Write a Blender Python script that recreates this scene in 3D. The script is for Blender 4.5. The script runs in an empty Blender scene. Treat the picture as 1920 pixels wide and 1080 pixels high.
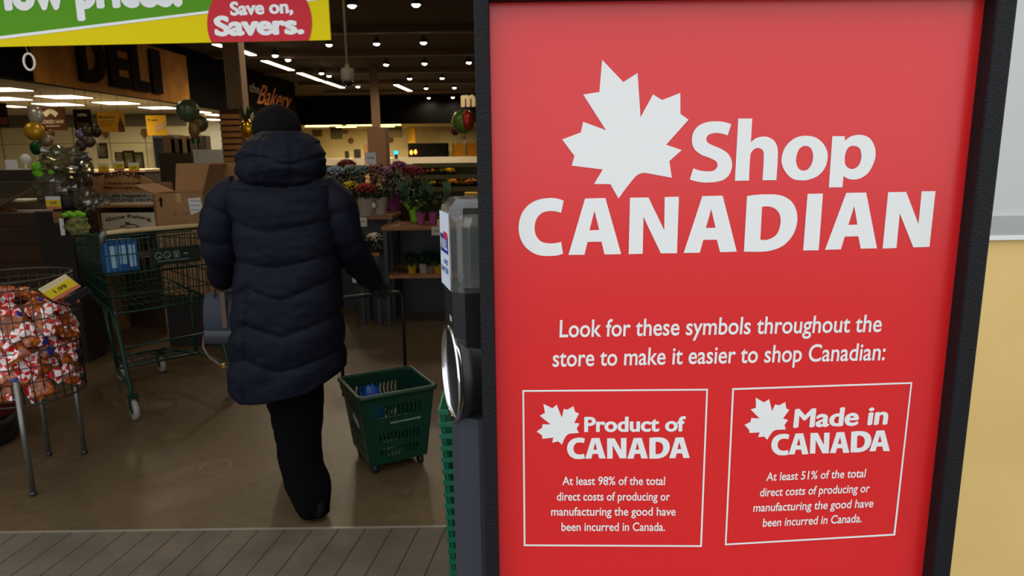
import bpy, bmesh, math, random
from mathutils import Vector, Matrix, noise
random.seed(7)
S = bpy.context.scene
COL = S.collection
PI = math.pi
R_ = math.radians
V = Vector

# ------------------------------------------------------------------ camera
F = 1310.0
PITCH = R_(10.97)
ROLL = 0.0134
EYE = V((0, 0, 1.5))
_U = V((0, math.sin(PITCH), math.cos(PITCH)))
_D = V((0, math.cos(PITCH), -math.sin(PITCH)))
_X = V((1, 0, 0))
CR = _X * math.cos(ROLL) - _U * math.sin(ROLL)
CU = _X * math.sin(ROLL) + _U * math.cos(ROLL)
cam = bpy.data.cameras.new('camera')
cam.sensor_width = 36.0
cam.lens = F / 1920 * 36
cam.clip_start = 0.02
cam.clip_end = 200
cam.dof.use_dof = True
cam.dof.focus_distance = 1.0
cam.dof.aperture_fstop = 13.0
camo = bpy.data.objects.new('camera', cam)
COL.objects.link(camo)
M = Matrix.Identity(4)
for i in range(3):
    M[i][0] = CR[i]; M[i][1] = CU[i]; M[i][2] = -_D[i]; M[i][3] = EYE[i]
camo.matrix_world = M
S.camera = camo

# ------------------------------------------------------------------ daylight behind the camera, exposure
S.view_settings.view_transform = 'Standard'
S.view_settings.look = 'None'
S.view_settings.exposure = 0.0
S.view_settings.gamma = 1.0
S.view_settings.use_curve_mapping = False
S.cycles.use_denoising = True
S.cycles.max_bounces = 8
S.cycles.sample_clamp_indirect = 6.0
W = bpy.data.worlds.new('overcast')
S.world = W
W.use_nodes = True
bg = W.node_tree.nodes['Background']
bg.inputs[0].default_value = (0.92, 0.96, 1.0, 1)
bg.inputs[1].default_value = 1.43

# ------------------------------------------------------------------ where a point of the place lies
def ray(x, y):
    return _D + CR * ((x - 960) / F) + CU * ((540 - y) / F)
def hY(x, y, Y):
    d = ray(x, y); return EYE + d * (Y / d.y)
def hZ(x, y, Z):
    d = ray(x, y); return EYE + d * ((Z - 1.5) / d.z)
def hX(x, y, X):
    d = ray(x, y); return EYE + d * (X / d.x)

# ------------------------------------------------------------------ materials
def lin(c):
    c = c / 255.0
    return c / 12.92 if c <= 0.04045 else ((c + 0.055) / 1.055) ** 2.4
def rgb(t):
    return (lin(t[0]), lin(t[1]), lin(t[2]), 1.0)
MATS = {}
def mat(name, col, rough=0.6, metal=0.0, spec=0.5, var=0.0, vscale=8.0, bump=0.0, bscale=60.0, emit=None, estr=0.0, col2=None, alpha=1.0, coat=0.0):
    if name in MATS: return MATS[name]
    m = bpy.data.materials.new(name); m.use_nodes = True
    nt = m.node_tree; b = nt.nodes['Principled BSDF']
    b.inputs['Base Color'].default_value = rgb(col)
    b.inputs['Roughness'].default_value = rough
    b.inputs['Metallic'].default_value = metal
    b.inputs['Specular IOR Level'].default_value = spec
    b.inputs['Alpha'].default_value = alpha
    b.inputs['Coat Weight'].default_value = coat
    tc = None
    if var or bump or col2:
        tc = nt.nodes.new('ShaderNodeTexCoord')
    if var or col2:
        n = nt.nodes.new('ShaderNodeTexNoise'); n.inputs['Scale'].default_value = vscale
        n.inputs['Detail'].default_value = 5
        nt.links.new(tc.outputs['Object'], n.inputs['Vector'])
        r = nt.nodes.new('ShaderNodeValToRGB')
        a = rgb(col)
        if col2: bcol = rgb(col2); acol = a
        else:
            acol = tuple(x * (1 - var) for x in a[:3]) + (1,); bcol = tuple(min(1, x * (1 + var)) for x in a[:3]) + (1,)
        r.color_ramp.elements[0].position = 0.35; r.color_ramp.elements[1].position = 0.65
        r.color_ramp.elements[0].color = acol; r.color_ramp.elements[1].color = bcol
        nt.links.new(n.outputs['Fac'], r.inputs['Fac']); nt.links.new(r.outputs['Color'], b.inputs['Base Color'])
    if bump:
        n2 = nt.nodes.new('ShaderNodeTexNoise'); n2.inputs['Scale'].default_value = bscale
        nt.links.new(tc.outputs['Object'], n2.inputs['Vector'])
        bp = nt.nodes.new('ShaderNodeBump'); bp.inputs['Strength'].default_value = bump; bp.inputs['Distance'].default_value = 0.002
        nt.links.new(n2.outputs['Fac'], bp.inputs['Height']); nt.links.new(bp.outputs['Normal'], b.inputs['Normal'])
    if emit:
        b.inputs['Emission Color'].default_value = rgb(emit); b.inputs['Emission Strength'].default_value = estr
    MATS[name] = m
    return m

def clear_plastic(name, tint=(235, 240, 240), gloss=0.12, haze=0.12):
    if name in MATS: return MATS[name]
    m = bpy.data.materials.new(name); m.use_nodes = True
    nt = m.node_tree; nt.nodes.clear()
    o = nt.nodes.new('ShaderNodeOutputMaterial')
    t = nt.nodes.new('ShaderNodeBsdfTransparent'); t.inputs[0].default_value = rgb(tint)
    d = nt.nodes.new('ShaderNodeBsdfDiffuse'); d.inputs[0].default_value = rgb(tint)
    g = nt.nodes.new('ShaderNodeBsdfGlossy'); g.inputs['Roughness'].default_value = 0.12
    lw = nt.nodes.new('ShaderNodeLayerWeight'); lw.inputs[0].default_value = 0.35
    mu = nt.nodes.new('ShaderNodeMath'); mu.operation = 'MULTIPLY_ADD'; mu.inputs[1].default_value = 0.6; mu.inputs[2].default_value = gloss
    m1 = nt.nodes.new('ShaderNodeMixShader'); m1.inputs[0].default_value = haze
    m2 = nt.nodes.new('ShaderNodeMixShader')
    L = nt.links.new
    L(lw.outputs['Fresnel'], mu.inputs[0]); L(mu.outputs[0], m2.inputs[0])
    L(t.outputs[0], m1.inputs[1]); L(d.outputs[0], m1.inputs[2])
    L(m1.outputs[0], m2.inputs[1]); L(g.outputs[0], m2.inputs[2]); L(m2.outputs[0], o.inputs[0])
    MATS[name] = m
    return m

# ------------------------------------------------------------------ mesh builder
class MB:
    def __init__(s):
        s.v = []; s.f = []; s.sm = []
    def add(s, vs, fs, smooth=False):
        k = len(s.v)
        s.v += [tuple(p) for p in vs]
        s.f += [tuple(i + k for i in f) for f in fs]
        s.sm += [smooth] * len(fs)
        return s
    def box(s, x0, x1, y0, y1, z0, z1, b=0.0):
        if b <= 0:
            vs = [(x, y, z) for z in (z0, z1) for y in (y0, y1) for x in (x0, x1)]
            return s.add(vs, [(0, 2, 3, 1), (4, 5, 7, 6), (0, 1, 5, 4), (2, 6, 7, 3), (0, 4, 6, 2), (1, 3, 7, 5)])
        bm = bmesh.new(); bmesh.ops.create_cube(bm, size=1)
        for v in bm.verts:
            v.co = V(((x0 + x1) / 2 + v.co.x * (x1 - x0), (y0 + y1) / 2 + v.co.y * (y1 - y0), (z0 + z1) / 2 + v.co.z * (z1 - z0)))
        bmesh.ops.bevel(bm, geom=bm.edges[:], offset=b, segments=2, affect='EDGES', profile=0.5)
        return s.bm(bm)
    def bm(s, bm, mtx=None, smooth=False):
        bm.verts.index_update()
        s.add([(mtx @ v.co if mtx else v.co) for v in bm.verts], [[v.index for v in f.verts] for f in bm.faces], smooth)
        bm.free(); return s
    def obox(s, c, ax, ay, az, hx, hy, hz):
        c = V(c); ax = V(ax).normalized(); ay = V(ay).normalized(); az = V(az).normalized()
        vs = [c + ax * hx * i + ay * hy * j + az * hz * k for k in (-1, 1) for j in (-1, 1) for i in (-1, 1)]
        return s.add(vs, [(0, 2, 3, 1), (4, 5, 7, 6), (0, 1, 5, 4), (2, 6, 7, 3), (0, 4, 6, 2), (1, 3, 7, 5)])
    def bar(s, a, b, w, h=None, up=(0, 0, 1)):
        a = V(a); b = V(b); d = b - a; u = V(up)
        if abs(d.normalized().dot(u)) > 0.95: u = V((0, 1, 0))
        sd = d.cross(u).normalized(); uu = sd.cross(d).normalized()
        return s.obox((a + b) / 2, d, sd, uu, d.length / 2, w / 2, (h or w) / 2)
    def tube(s, pts, r, n=8, cap=True, closed=False, smooth=True):
        pts = [V(p) for p in pts]; m = len(pts)
        rs = r if isinstance(r, (list, tuple)) else [r] * m
        vs = []; up = None
        for i, p in enumerate(pts):
            if closed: d = pts[(i + 1) % m] - pts[i - 1]
            else: d = pts[min(i + 1, m - 1)] - pts[max(i - 1, 0)]
            if d.length < 1e-9: d = V((0, 0, 1))
            d.normalize()
            if up is None:
                up = V((0, 0, 1)) if abs(d.z) < 0.9 else V((0, 1, 0))
            a = d.cross(up)
            if a.length < 1e-6: a = d.cross(V((1, 0.3, 0.2)))
            a.normalize(); b = a.cross(d).normalized(); up = b
            for k in range(n):
                t = 2 * PI * k / n
                vs.append(p + (a * math.cos(t) + b * math.sin(t)) * rs[i])
        fs = []
        rng = m if closed else m - 1
        for i in range(rng):
            j = (i + 1) % m
            for k in range(n):
                fs.append((i * n + k, i * n + (k + 1) % n, j * n + (k + 1) % n, j * n + k))
        if cap and not closed:
            fs.append(tuple(range(n - 1, -1, -1))); fs.append(tuple((m - 1) * n + k for k in range(n)))
        return s.add(vs, fs, smooth)
    def lathe(s, prof, n=24, c=(0, 0, 0), mtx=None, smooth=True, cap=True):
        vs = []; c = V(c)
        for r, z in prof:
            for k in range(n):
                t = 2 * PI * k / n
                p = V((r * math.cos(t), r * math.sin(t), z))
                vs.append((mtx @ p if mtx else p) + c)
        fs = []
        for i in range(len(prof) - 1):
            for k in range(n):
                fs.append((i * n + k, i * n + (k + 1) % n, (i + 1) * n + (k + 1) % n, (i + 1) * n + k))
        if cap:
            fs.append(tuple(range(n - 1, -1, -1))); fs.append(tuple((len(prof) - 1) * n + k for k in range(n)))
        return s.add(vs, fs, smooth)
    def loft(s, rings, smooth=True, cap=True):
        n = len(rings[0]); vs = [p for r in rings for p in r]; fs = []
        for i in range(len(rings) - 1):
            for k in range(n):
                fs.append((i * n + k, i * n + (k + 1) % n, (i + 1) * n + (k + 1) % n, (i + 1) * n + k))
        if cap:
            fs.append(tuple(range(n - 1, -1, -1))); fs.append(tuple((len(rings) - 1) * n + k for k in range(n)))
        return s.add(vs, fs, smooth)
    def ball(s, c, r, sx=1, sy=1, sz=1, n=12, m=8, jit=0.0, mtx=None):
        prof = []
        vs = []; c = V(c)
        for i in range(m + 1):
            ph = -PI / 2 + PI * i / m
            for k in range(n):
                t = 2 * PI * k / n
                q = 1 + (random.uniform(-jit, jit) if jit else 0)
                p = V((math.cos(ph) * math.cos(t) * r * sx * q, math.cos(ph) * math.sin(t) * r * sy * q, math.sin(ph) * r * sz * q))
                vs.append((mtx @ p if mtx else p) + c)
        fs = []
        for i in range(m):
            for k in range(n):
                fs.append((i * n + k, i * n + (k + 1) % n, (i + 1) * n + (k + 1) % n, (i + 1) * n + k))
        return s.add(vs, fs, True)
    def prism(s, poly, y0, y1):
        n = len(poly)
        vs = [(x, y0, z) for x, z in poly] + [(x, y1, z) for x, z in poly]
        fs = [tuple(range(n)), tuple(range(2 * n - 1, n - 1, -1))]
        fs += [(i, i + n, (i + 1) % n + n, (i + 1) % n) for i in range(n)]
        return s.add(vs, fs)
    def shift(s, d):
        d = V(d); s.v = [tuple(V(p) + d) for p in s.v]; return s
    def xf(s, m):
        s.v = [tuple(m @ V(p)) for p in s.v]; return s
    def build(s, name, m, parent=None, loc=None):
        me = bpy.data.meshes.new(name)
        me.from_pydata(s.v, [], s.f); me.update()
        me.polygons.foreach_set('use_smooth', s.sm)
        if m: me.materials.append(m)
        bm = bmesh.new(); bm.from_mesh(me)
        bmesh.ops.recalc_face_normals(bm, faces=bm.faces[:]); bm.to_mesh(me); bm.free()
        o = bpy.data.objects.new(name, me); COL.objects.link(o)
        if parent: o.parent = parent
        if loc is not None: o.location = loc
        return o

def thing(name, label, cat, loc=(0, 0, 0), rz=0.0, group=None):
    o = bpy.data.objects.new(name, None); COL.objects.link(o)
    o.location = loc; o.rotation_euler = (0, 0, rz)
    o.empty_display_size = 0.05
    return tag(o, label, cat, group)
def tag(o, label, cat, group=None, kind=None):
    if label: o['label'] = label
    if cat: o['category'] = cat
    if group: o['group'] = group
    if kind: o['kind'] = kind
    return o
def struct(o):
    o['kind'] = 'structure'; return o
def dup(root, loc=None, rz=None, label=None, group=None):
    r = root.copy(); COL.objects.link(r)
    if loc is not None: r.location = loc
    if rz is not None: r.rotation_euler = (root.rotation_euler[0], root.rotation_euler[1], rz)
    if label: r['label'] = label
    if group: r['group'] = group
    for ch in list(root.children):
        c = ch.copy(); COL.objects.link(c); c.parent = r
        for g in list(ch.children):
            d = g.copy(); COL.objects.link(d); d.parent = c
    return r

# ------------------------------------------------------------------ lettering: flat meshes in an x/y frame
def curve_fill(polys, depth=0.0):
    cu = bpy.data.curves.new('tmp', 'CURVE'); cu.dimensions = '2D'; cu.fill_mode = 'BOTH' if depth else 'FRONT'
    cu.extrude = depth
    for p in polys:
        sp = cu.splines.new('POLY'); sp.points.add(len(p) - 1)
        for i, q in enumerate(p): sp.points[i].co = (q[0], q[1], 0, 1)
        sp.use_cyclic_u = True
    o = bpy.data.objects.new('tmp', cu); COL.objects.link(o)
    me = bpy.data.meshes.new_from_object(o.evaluated_get(bpy.context.evaluated_depsgraph_get()))
    r = ([v.co.copy() for v in me.vertices], [tuple(p.vertices) for p in me.polygons])
    bpy.data.objects.remove(o); bpy.data.curves.remove(cu); bpy.data.meshes.remove(me)
    return r
_tc = {}
def text_flat(body, bold=0.0, heavy=0.0, gap=1.0, depth=0.0):
    """vertices and faces of a line of text: baseline y=0, capital height 1, starts at x=0; heavy thickens the strokes sideways."""
    key = (body, bold, heavy, gap, depth)
    if key in _tc: return _tc[key]
    def raw(b):
        cu = bpy.data.curves.new('tmp', 'FONT'); cu.body = b; cu.offset = bold; cu.space_character = gap; cu.resolution_u = 5; cu.extrude = depth
        o = bpy.data.objects.new('tmp', cu); COL.objects.link(o)
        me = bpy.data.meshes.new_from_object(o.evaluated_get(bpy.context.evaluated_depsgraph_get()))
        r = ([v.co.copy() for v in me.vertices], [tuple(p.vertices) for p in me.polygons])
        bpy.data.objects.remove(o); bpy.data.curves.remove(cu); bpy.data.meshes.remove(me)
        return r
    hv = raw('H')[0]
    y0 = min(v.y for v in hv); k = 1 / (max(v.y for v in hv) - y0)
    vs, fs = raw(body)
    x0 = min(v.x for v in vs)
    vs = [V(((v.x - x0) * k, (v.y - y0) * k, v.z)) for v in vs]
    if heavy:
        n = len(vs); av = []; af = []
        for j, (dx, dy) in enumerate(((0, 0), (heavy, 0), (-heavy, 0), (0, heavy * .6), (0, -heavy * .6), (heavy * .7, heavy * .4), (-heavy * .7, -heavy * .4))):
            av += [V((v.x + dx, v.y + dy, v.z + j * 0.0002)) for v in vs]
            af += [tuple(i + j * n for i in f) for f in fs]
        vs, fs = av, af
    w = max(v.x for v in vs)
    _tc[key] = (vs, fs, w)
    return _tc[key]
def write(body, A, B, H, name, m, parent, off=(0, 0, 0), bold=0.0, heavy=0.0, gap=1.0, loc=None, depth=0.0, arch=0.0):
    """a line of text whose baseline runs from A to B and whose capitals rise by the vector H."""
    A = V(A); B = V(B); H = V(H); off = V(off)
    vs, fs, w = text_flat(body, bold, heavy, gap, depth)
    ex = (B - A) / w
    nn = ex.cross(H).normalized()
    mb = MB()
    org = parent_org(parent) if loc is None else V(loc)
    out = []
    for v in vs:
        t = v.x / w
        out.append(A + ex * v.x + H * (v.y + arch * 4 * t * (1 - t)) + nn * (v.z if depth else v.z * 0.02) + off - org)
    mb.add(out, fs)
    me = bpy.data.meshes.new(name); me.from_pydata(mb.v, [], mb.f); me.update(); me.materials.append(m)
    o = bpy.data.objects.new(name, me); COL.objects.link(o)
    if parent: o.parent = parent
    elif loc is not None: o.location = loc
    return o
def parent_org(p):
    v = V((0, 0, 0))
    while p is not None:
        v = v + p.location; p = p.parent
    return v
def smooth_path(pts, n=7):
    """closed outline: (x, y) is a corner, (x, y, 1) lies on a curve."""
    out = []; N = len(pts)
    for i in range(N):
        a = pts[i]; b = pts[(i + 1) % N]; p = pts[i - 1]; q = pts[(i + 2) % N]
        A = V((a[0], a[1])); Bv = V((b[0], b[1])); sa = len(a) > 2; sb = len(b) > 2
        out.append(A)
        if not sa and not sb: continue
        P = V((p[0], p[1])); Q = V((q[0], q[1]))
        ma = (Bv - P) * 0.5 if sa else None
        mb_ = (Q - A) * 0.5 if sb else None
        d = (Bv - A).length
        if ma is not None and ma.length > 0: ma = ma.normalized() * d
        if mb_ is not None and mb_.length > 0: mb_ = mb_.normalized() * d
        if ma is None: ma = (Bv - A) * 2 - mb_ if False else (Bv - A) * 1.5 - mb_ * 0.5
        if mb_ is None: mb_ = (Bv - A) * 1.5 - ma * 0.5
        for k in range(1, n):
            t = k / n
            out.append(A * (2 * t**3 - 3 * t**2 + 1) + ma * (t**3 - 2 * t**2 + t) + Bv * (-2 * t**3 + 3 * t**2) + mb_ * (t**3 - t**2))
    return out
# ------------------------------------------------------------------ colours of the place
M_black = mat('textured black plastic', (20, 19, 23), rough=0.6, spec=0.25, bump=0.9, bscale=420)
M_blk = mat('smooth black plastic', (22, 22, 25), rough=0.38)
M_grey = mat('slate grey metal', (60, 63, 71), rough=0.55, spec=0.25)
M_white = mat('white print', (238, 238, 236), rough=0.4)
M_red = mat('red print', (224, 32, 34), rough=0.26, spec=0.65)
M_chrome = mat('chrome', (225, 225, 228), rough=0.12, metal=1.0)
M_steel = mat('dull steel', (120, 118, 112), rough=0.4, metal=0.8)
M_wire = mat('dark wire', (52, 46, 42), rough=0.45, metal=0.6)
M_green = mat('green plastic', (12, 92, 66), rough=0.35)
M_cart = mat('dark green coated wire', (12, 46, 36), rough=0.4, spec=0.3)
M_wood = mat('warm wood', (150, 104, 62), rough=0.6, col2=(124, 82, 46), vscale=9)
M_dwood = mat('dark stained wood', (70, 44, 28), rough=0.55, col2=(52, 32, 20), vscale=6)
M_card = mat('brown cardboard', (164, 124, 84), rough=0.8, var=0.06, vscale=5)
M_rub = mat('grey rubber', (120, 116, 108), rough=0.7)

# ------------------------------------------------------------------ the setting
def floor_material():
    m = bpy.data.materials.new('worn brown concrete'); m.use_nodes = True
    nt = m.node_tree; L = nt.links.new; b = nt.nodes['Principled BSDF']; b.inputs['Roughness'].default_value = 0.42
    tc = nt.nodes.new('ShaderNodeTexCoord')
    n1 = nt.nodes.new('ShaderNodeTexNoise'); n1.inputs['Scale'].default_value = 1.3; n1.inputs['Detail'].default_value = 8; n1.inputs['Roughness'].default_value = .65
    n2 = nt.nodes.new('ShaderNodeTexNoise'); n2.inputs['Scale'].default_value = 22; n2.inputs['Detail'].default_value = 6
    mp = nt.nodes.new('ShaderNodeMapping'); mp.inputs['Scale'].default_value = (1, 0.35, 1); mp.inputs['Rotation'].default_value = (0, 0, 0.6)
    L(tc.outputs['Object'], mp.inputs['Vector']); L(mp.outputs[0], n1.inputs['Vector']); L(tc.outputs['Object'], n2.inputs['Vector'])
    r1 = nt.nodes.new('ShaderNodeValToRGB')
    r1.color_ramp.elements[0].position = .3; r1.color_ramp.elements[0].color = rgb((78, 62, 41))
    r1.color_ramp.elements[1].position = .72; r1.color_ramp.elements[1].color = rgb((101, 83, 58))
    mx = nt.nodes.new('ShaderNodeMixRGB'); mx.blend_type = 'MULTIPLY'; mx.inputs[0].default_value = .5
    L(n1.outputs['Fac'], r1.inputs[0]); L(r1.outputs[0], mx.inputs[1])
    r2 = nt.nodes.new('ShaderNodeValToRGB'); r2.color_ramp.elements[0].position = .3; r2.color_ramp.elements[0].color = (.55, .55, .55, 1); r2.color_ramp.elements[1].position = .6
    L(n2.outputs['Fac'], r2.inputs[0]); L(r2.outputs[0], mx.inputs[2])
    L(mx.outputs[0], b.inputs['Base Color'])
    return m
def mat_material():
    m = bpy.data.materials.new('ribbed entrance matting'); m.use_nodes = True
    nt = m.node_tree; L = nt.links.new; b = nt.nodes['Principled BSDF']; b.inputs['Roughness'].default_value = 0.85
    tc = nt.nodes.new('ShaderNodeTexCoord'); mp = nt.nodes.new('ShaderNodeMapping'); mp.inputs['Rotation'].default_value = (0, 0, R_(8))
    L(tc.outputs['Object'], mp.inputs['Vector'])
    sx = nt.nodes.new('ShaderNodeSeparateXYZ'); L(mp.outputs[0], sx.inputs[0])
    def band(sock, step, width):
        a = nt.nodes.new('ShaderNodeMath'); a.operation = 'DIVIDE'; a.inputs[1].default_value = step; L(sock, a.inputs[0])
        f = nt.nodes.new('ShaderNodeMath'); f.operation = 'FRACT'; L(a.outputs[0], f.inputs[0])
        g = nt.nodes.new('ShaderNodeMath'); g.operation = 'LESS_THAN'; g.inputs[1].default_value = width; L(f.outputs[0], g.inputs[0])
        return g
    joint = band(sx.outputs['X'], 0.108, 0.055)
    s2 = nt.nodes.new('ShaderNodeSeparateXYZ'); L(tc.outputs['Object'], s2.inputs[0])
    rib = band(s2.outputs['Y'], 0.012, 0.35)
    n = nt.nodes.new('ShaderNodeTexNoise'); n.inputs['Scale'].default_value = 5; n.inputs['Detail'].default_value = 9; L(tc.outputs['Object'], n.inputs['Vector'])
    r = nt.nodes.new('ShaderNodeValToRGB'); r.color_ramp.elements[0].position = .3; r.color_ramp.elements[1].position = .72
    r.color_ramp.elements[0].color = rgb((80, 72, 58)); r.color_ramp.elements[1].color = rgb((114, 100, 80)); L(n.outputs['Fac'], r.inputs[0])
    m1 = nt.nodes.new('ShaderNodeMixRGB'); m1.inputs[2].default_value = rgb((66, 58, 48)); L(rib.outputs[0], m1.inputs[0]); L(r.outputs[0], m1.inputs[1])
    m2 = nt.nodes.new('ShaderNodeMixRGB'); m2.inputs[2].default_value = rgb((44, 38, 32)); L(joint.outputs[0], m2.inputs[0]); L(m1.outputs[0], m2.inputs[1])
    L(m2.outputs[0], b.inputs['Base Color'])
    bp = nt.nodes.new('ShaderNodeBump'); bp.inputs['Strength'].default_value = .6; bp.inputs['Distance'].default_value = .003; bp.invert = True
    ad = nt.nodes.new('ShaderNodeMath'); ad.operation = 'MAXIMUM'; L(rib.outputs[0], ad.inputs[0]); L(joint.outputs[0], ad.inputs[1])
    L(ad.outputs[0], bp.inputs['Height']); L(bp.outputs['Normal'], b.inputs['Normal'])
    return m
M_floor = floor_material()
YW = 1.85
YT = 2.63                                   # the threshold
struct(MB().box(-15, 11, YT, 39, -0.1, 0).build('floor', M_floor))
o = MB().box(-6, 0.4, 0.2, YT - 0.012, -0.1, 0.0).build('floor_matting', mat_material()); struct(o)
struct(MB().box(-6, 0.4, YT - 0.012, YT, -0.1, 0.003).build('trim_1', mat('pale threshold strip', (150, 140, 124), rough=.4, metal=.4)))
struct(MB().box(0.4, 5, 0.2, YW, -0.1, 0.0).build('floor_beside', mat_material()))
struct(MB().box(-14, 14, -14, 0.2, -0.1, -0.002).build('floor_pavement', mat('pale pavement', (120, 117, 112), rough=.9, var=.1)))
# worn round patch on the concrete
def ring_patch(c, r, seed):
    rd = random.Random(seed); vs = []; fs = []; n = 40
    ph = [rd.uniform(0, 6) for _ in range(3)]
    for j, q in enumerate((0.86, 1.0)):
        for k in range(n):
            t = 2 * PI * k / n; w = q * (1 + .04 * math.sin(3 * t + ph[0]) + .03 * math.sin(5 * t + ph[1]))
            vs.append((c[0] + r * w * math.cos(t), c[1] + r * w * math.sin(t) * 1.05, 0.0006))
    for k in range(n):
        if k % 13 < 11: fs.append((k, (k + 1) % n, n + (k + 1) % n, n + k))
    return vs, fs
mb = MB(); vs, fs = ring_patch(hZ(405, 874, 0), 0.075, 3); mb.add(vs, fs)
o = mb.build('floor_stain', mat('pale ring stain', (116, 95, 66), rough=.5)); struct(o)

M_yel = mat('warm yellow laminate', (238, 202, 130), rough=.6, spec=.3, col2=(230, 193, 120), vscale=2.2, bump=.15, bscale=160)
M_gwall = mat('pale grey wall panel', (204, 206, 200), rough=.5, col2=(194, 197, 191), vscale=1.2)
ZT = hY(1885, 441, YW).z
mb = MB().box(0.4, 5, YW, YT + 0.25, 0, ZT)
struct(mb.build('wall_front_right', M_yel))
struct(MB().box(0.4, 5, YW, YT + 0.25, ZT, 3.95).build('wall_front_upper', M_gwall))
struct(MB().box(0.4, 5, YW - .014, YW, ZT - 0.011, ZT + 0.001).build('trim_2', mat('white edging', (236, 236, 236), rough=.4)))
struct(MB().box(0.4, 5, YW - .012, YW, ZT + 0.001, ZT + 0.052).build('trim_3', mat('shadowed rail grey', (172, 173, 168), rough=.5)))  # recessed ledge; its shadow is put into the darker grey
struct(MB().box(-6, -3.3, YT - 0.03, YT + 0.25, 0, 3.95).build('wall_front_left', M_gwall))
struct(MB().box(-3.3, 0.4, YT - 0.03, YT + 0.22, 2.45, 3.95).build('wall_front_header', M_gwall))
struct(MB().box(-15, -6, YT - 0.03, YT + 0.25, 0, 3.95).build('wall_front_far', M_gwall))
struct(MB().box(5, 11, YT - 0.03, YT + 0.25, 0, 3.95).build('wall_front_end', M_gwall))
# roof over the entrance
M_dark = mat('black painted board', (7, 6, 6), rough=.9, spec=.08)
M_ceil = mat('dark brown ceiling deck', (46, 32, 20), rough=.85, var=.15, vscale=2)
M_joist = mat('dim steel joist', (92, 72, 50), rough=.7)
ZC = 3.9
ceil = struct(MB().box(-15, 11, YT, 39, ZC, ZC + 0.15).build('ceiling', M_ceil))
for i, (px, py) in enumerate(((760, 62), (760, 105), (760, 137), (760, 158), (760, 174))):
    q = hZ(px, py, ZC - 0.12)
    j = MB().box(-7, 10, q.y - 0.12, q.y + 0.12, ZC - 0.12, ZC).build('joist', M_joist); j.parent = ceil
for k in range(7):
    yy = 9.0 - 1.4 * k
struct(MB().box(-15.2, -15, YT, 39, 0, ZC).build('wall_left', M_gwall))
struct(MB().box(11, 11.2, YT, 39, 0, ZC).build('wall_right', M_dark))
M_cream = mat('cream wall tile', (214, 200, 158), rough=.5, var=.03, vscale=1)
struct(MB().box(-15, 11, 37.0, 37.2, 0, ZC).build('wall_back', M_cream))
# black bulkhead above the bakery, black bulkhead along the left side above the deli
struct(MB().box(-15, 11, 30.0, 30.2, 2.74, ZC).build('wall_bulkhead_back', M_dark))
struct(MB().box(-7.45, -7.25, 9.0, 24.5, 2.66, ZC).build('wall_bulkhead_left', M_dark))
struct(MB().box(-7.46, -7.26, 4.0, 9.0, 2.66, ZC).build('wall_bulkhead_near', M_dark))
struct(MB().box(-15, -7.45, YT, 24.5, 2.68, 2.78).build('ceiling_deli', mat('low white ceiling', (178, 170, 150), rough=.7)))
struct(MB().box(-15, 11, 30.2, 37.0, 2.78, 2.88).build('ceiling_bakery', MATS['low white ceiling']))
struct(MB().box(-15, -9.0, 20.0, 20.15, 0, 2.68).build('wall_deli_back', M_cream))
struct(MB().box(-15, -9.6, 24.3, 24.5, 0, 2.68).build('wall_deli_far', mat('white wall', (226, 226, 222), rough=.5)))
mb = MB()
for z in (1.9, 2.35): mb.box(-15, -9.0, 19.985, 20.0, z, z + 0.012)
for x in (-14.2, -13.2, -12.2, -11.2, -10.2): mb.box(x, x + 0.015, 19.985, 20.0, 1.0, 2.35)
struct(mb.build('trim_4', mat('tile joint', (120, 110, 84), rough=.7)))
struct(MB().box(-15, -9.0, 19.94, 20.0, 2.36, 2.68).build('trim_5', mat('dim olive band', (110, 102, 78), rough=.7)))

# ------------------------------------------------------------------ the red sign
PY = 0.955
FY = 0.93
sgn = thing('shop_sign', 'tall red poster sign with a white maple leaf in a black frame', 'sign', (0.296, PY, 0))
so = V((0.296, PY, 0))
xl, xr = -0.0255, 0.6165
ox0 = hY(894, 300, FY).x
ox1 = hY(1903, 60, FY).x
MB().box(xl, xr, PY + .021, PY + 0.035, 0.22, 1.692).shift(-so).build('back_panel', M_black, sgn)
mb = MB().box(xl, xr, PY, PY + 0.02, 0.22, 1.692)
mb.shift(-so).build('poster_panel', M_red, sgn)
mb = MB().box(ox0, xl + 0.001, FY, PY + 0.04, 0.02, 1.72, 0.003)
mb.shift(-so).build('frame_upright', M_black, sgn)
mb = MB().box(xr - 0.001, ox1, FY, PY + 0.04, 0.02, 1.72, 0.003)
mb.shift(-so).build('frame_upright', M_black, sgn)
mb = MB().box(xl, xr, FY, PY + 0.04, 1.690, 1.72, 0.003)
mb.shift(-so).build('frame_top_rail', M_black, sgn)
mb = MB().box(xl, xr, FY, PY + 0.04, 0.05, 0.225, 0.003)
mb.shift(-so).build('frame_bottom_rail', M_black, sgn)
mb = MB().box(ox0, ox1, PY - 0.2, PY + 0.04, 0.0, 0.022, 0.006)
mb.shift(-so).build('base_plate', M_black, sgn)
PF = PY - 0.0006
def sp(x, y):
    q = hY(x, y, PF); return V((q.x, q.z))
def print_polys(polys, name, parent, m=M_white, d=0.0):
    vs, fs = curve_fill([[sp(*p) for p in poly] for poly in polys])
    mb = MB(); mb.add([(v.x, PF - d, v.y) for v in vs], fs)
    mb.shift(-parent_org(parent))
    return mb.build(name, m, parent)
def tr(pts, ox, oy, k):
    return [(ox + p[0] / k, oy + p[1] / k) for p in smooth_path(pts)]
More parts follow.
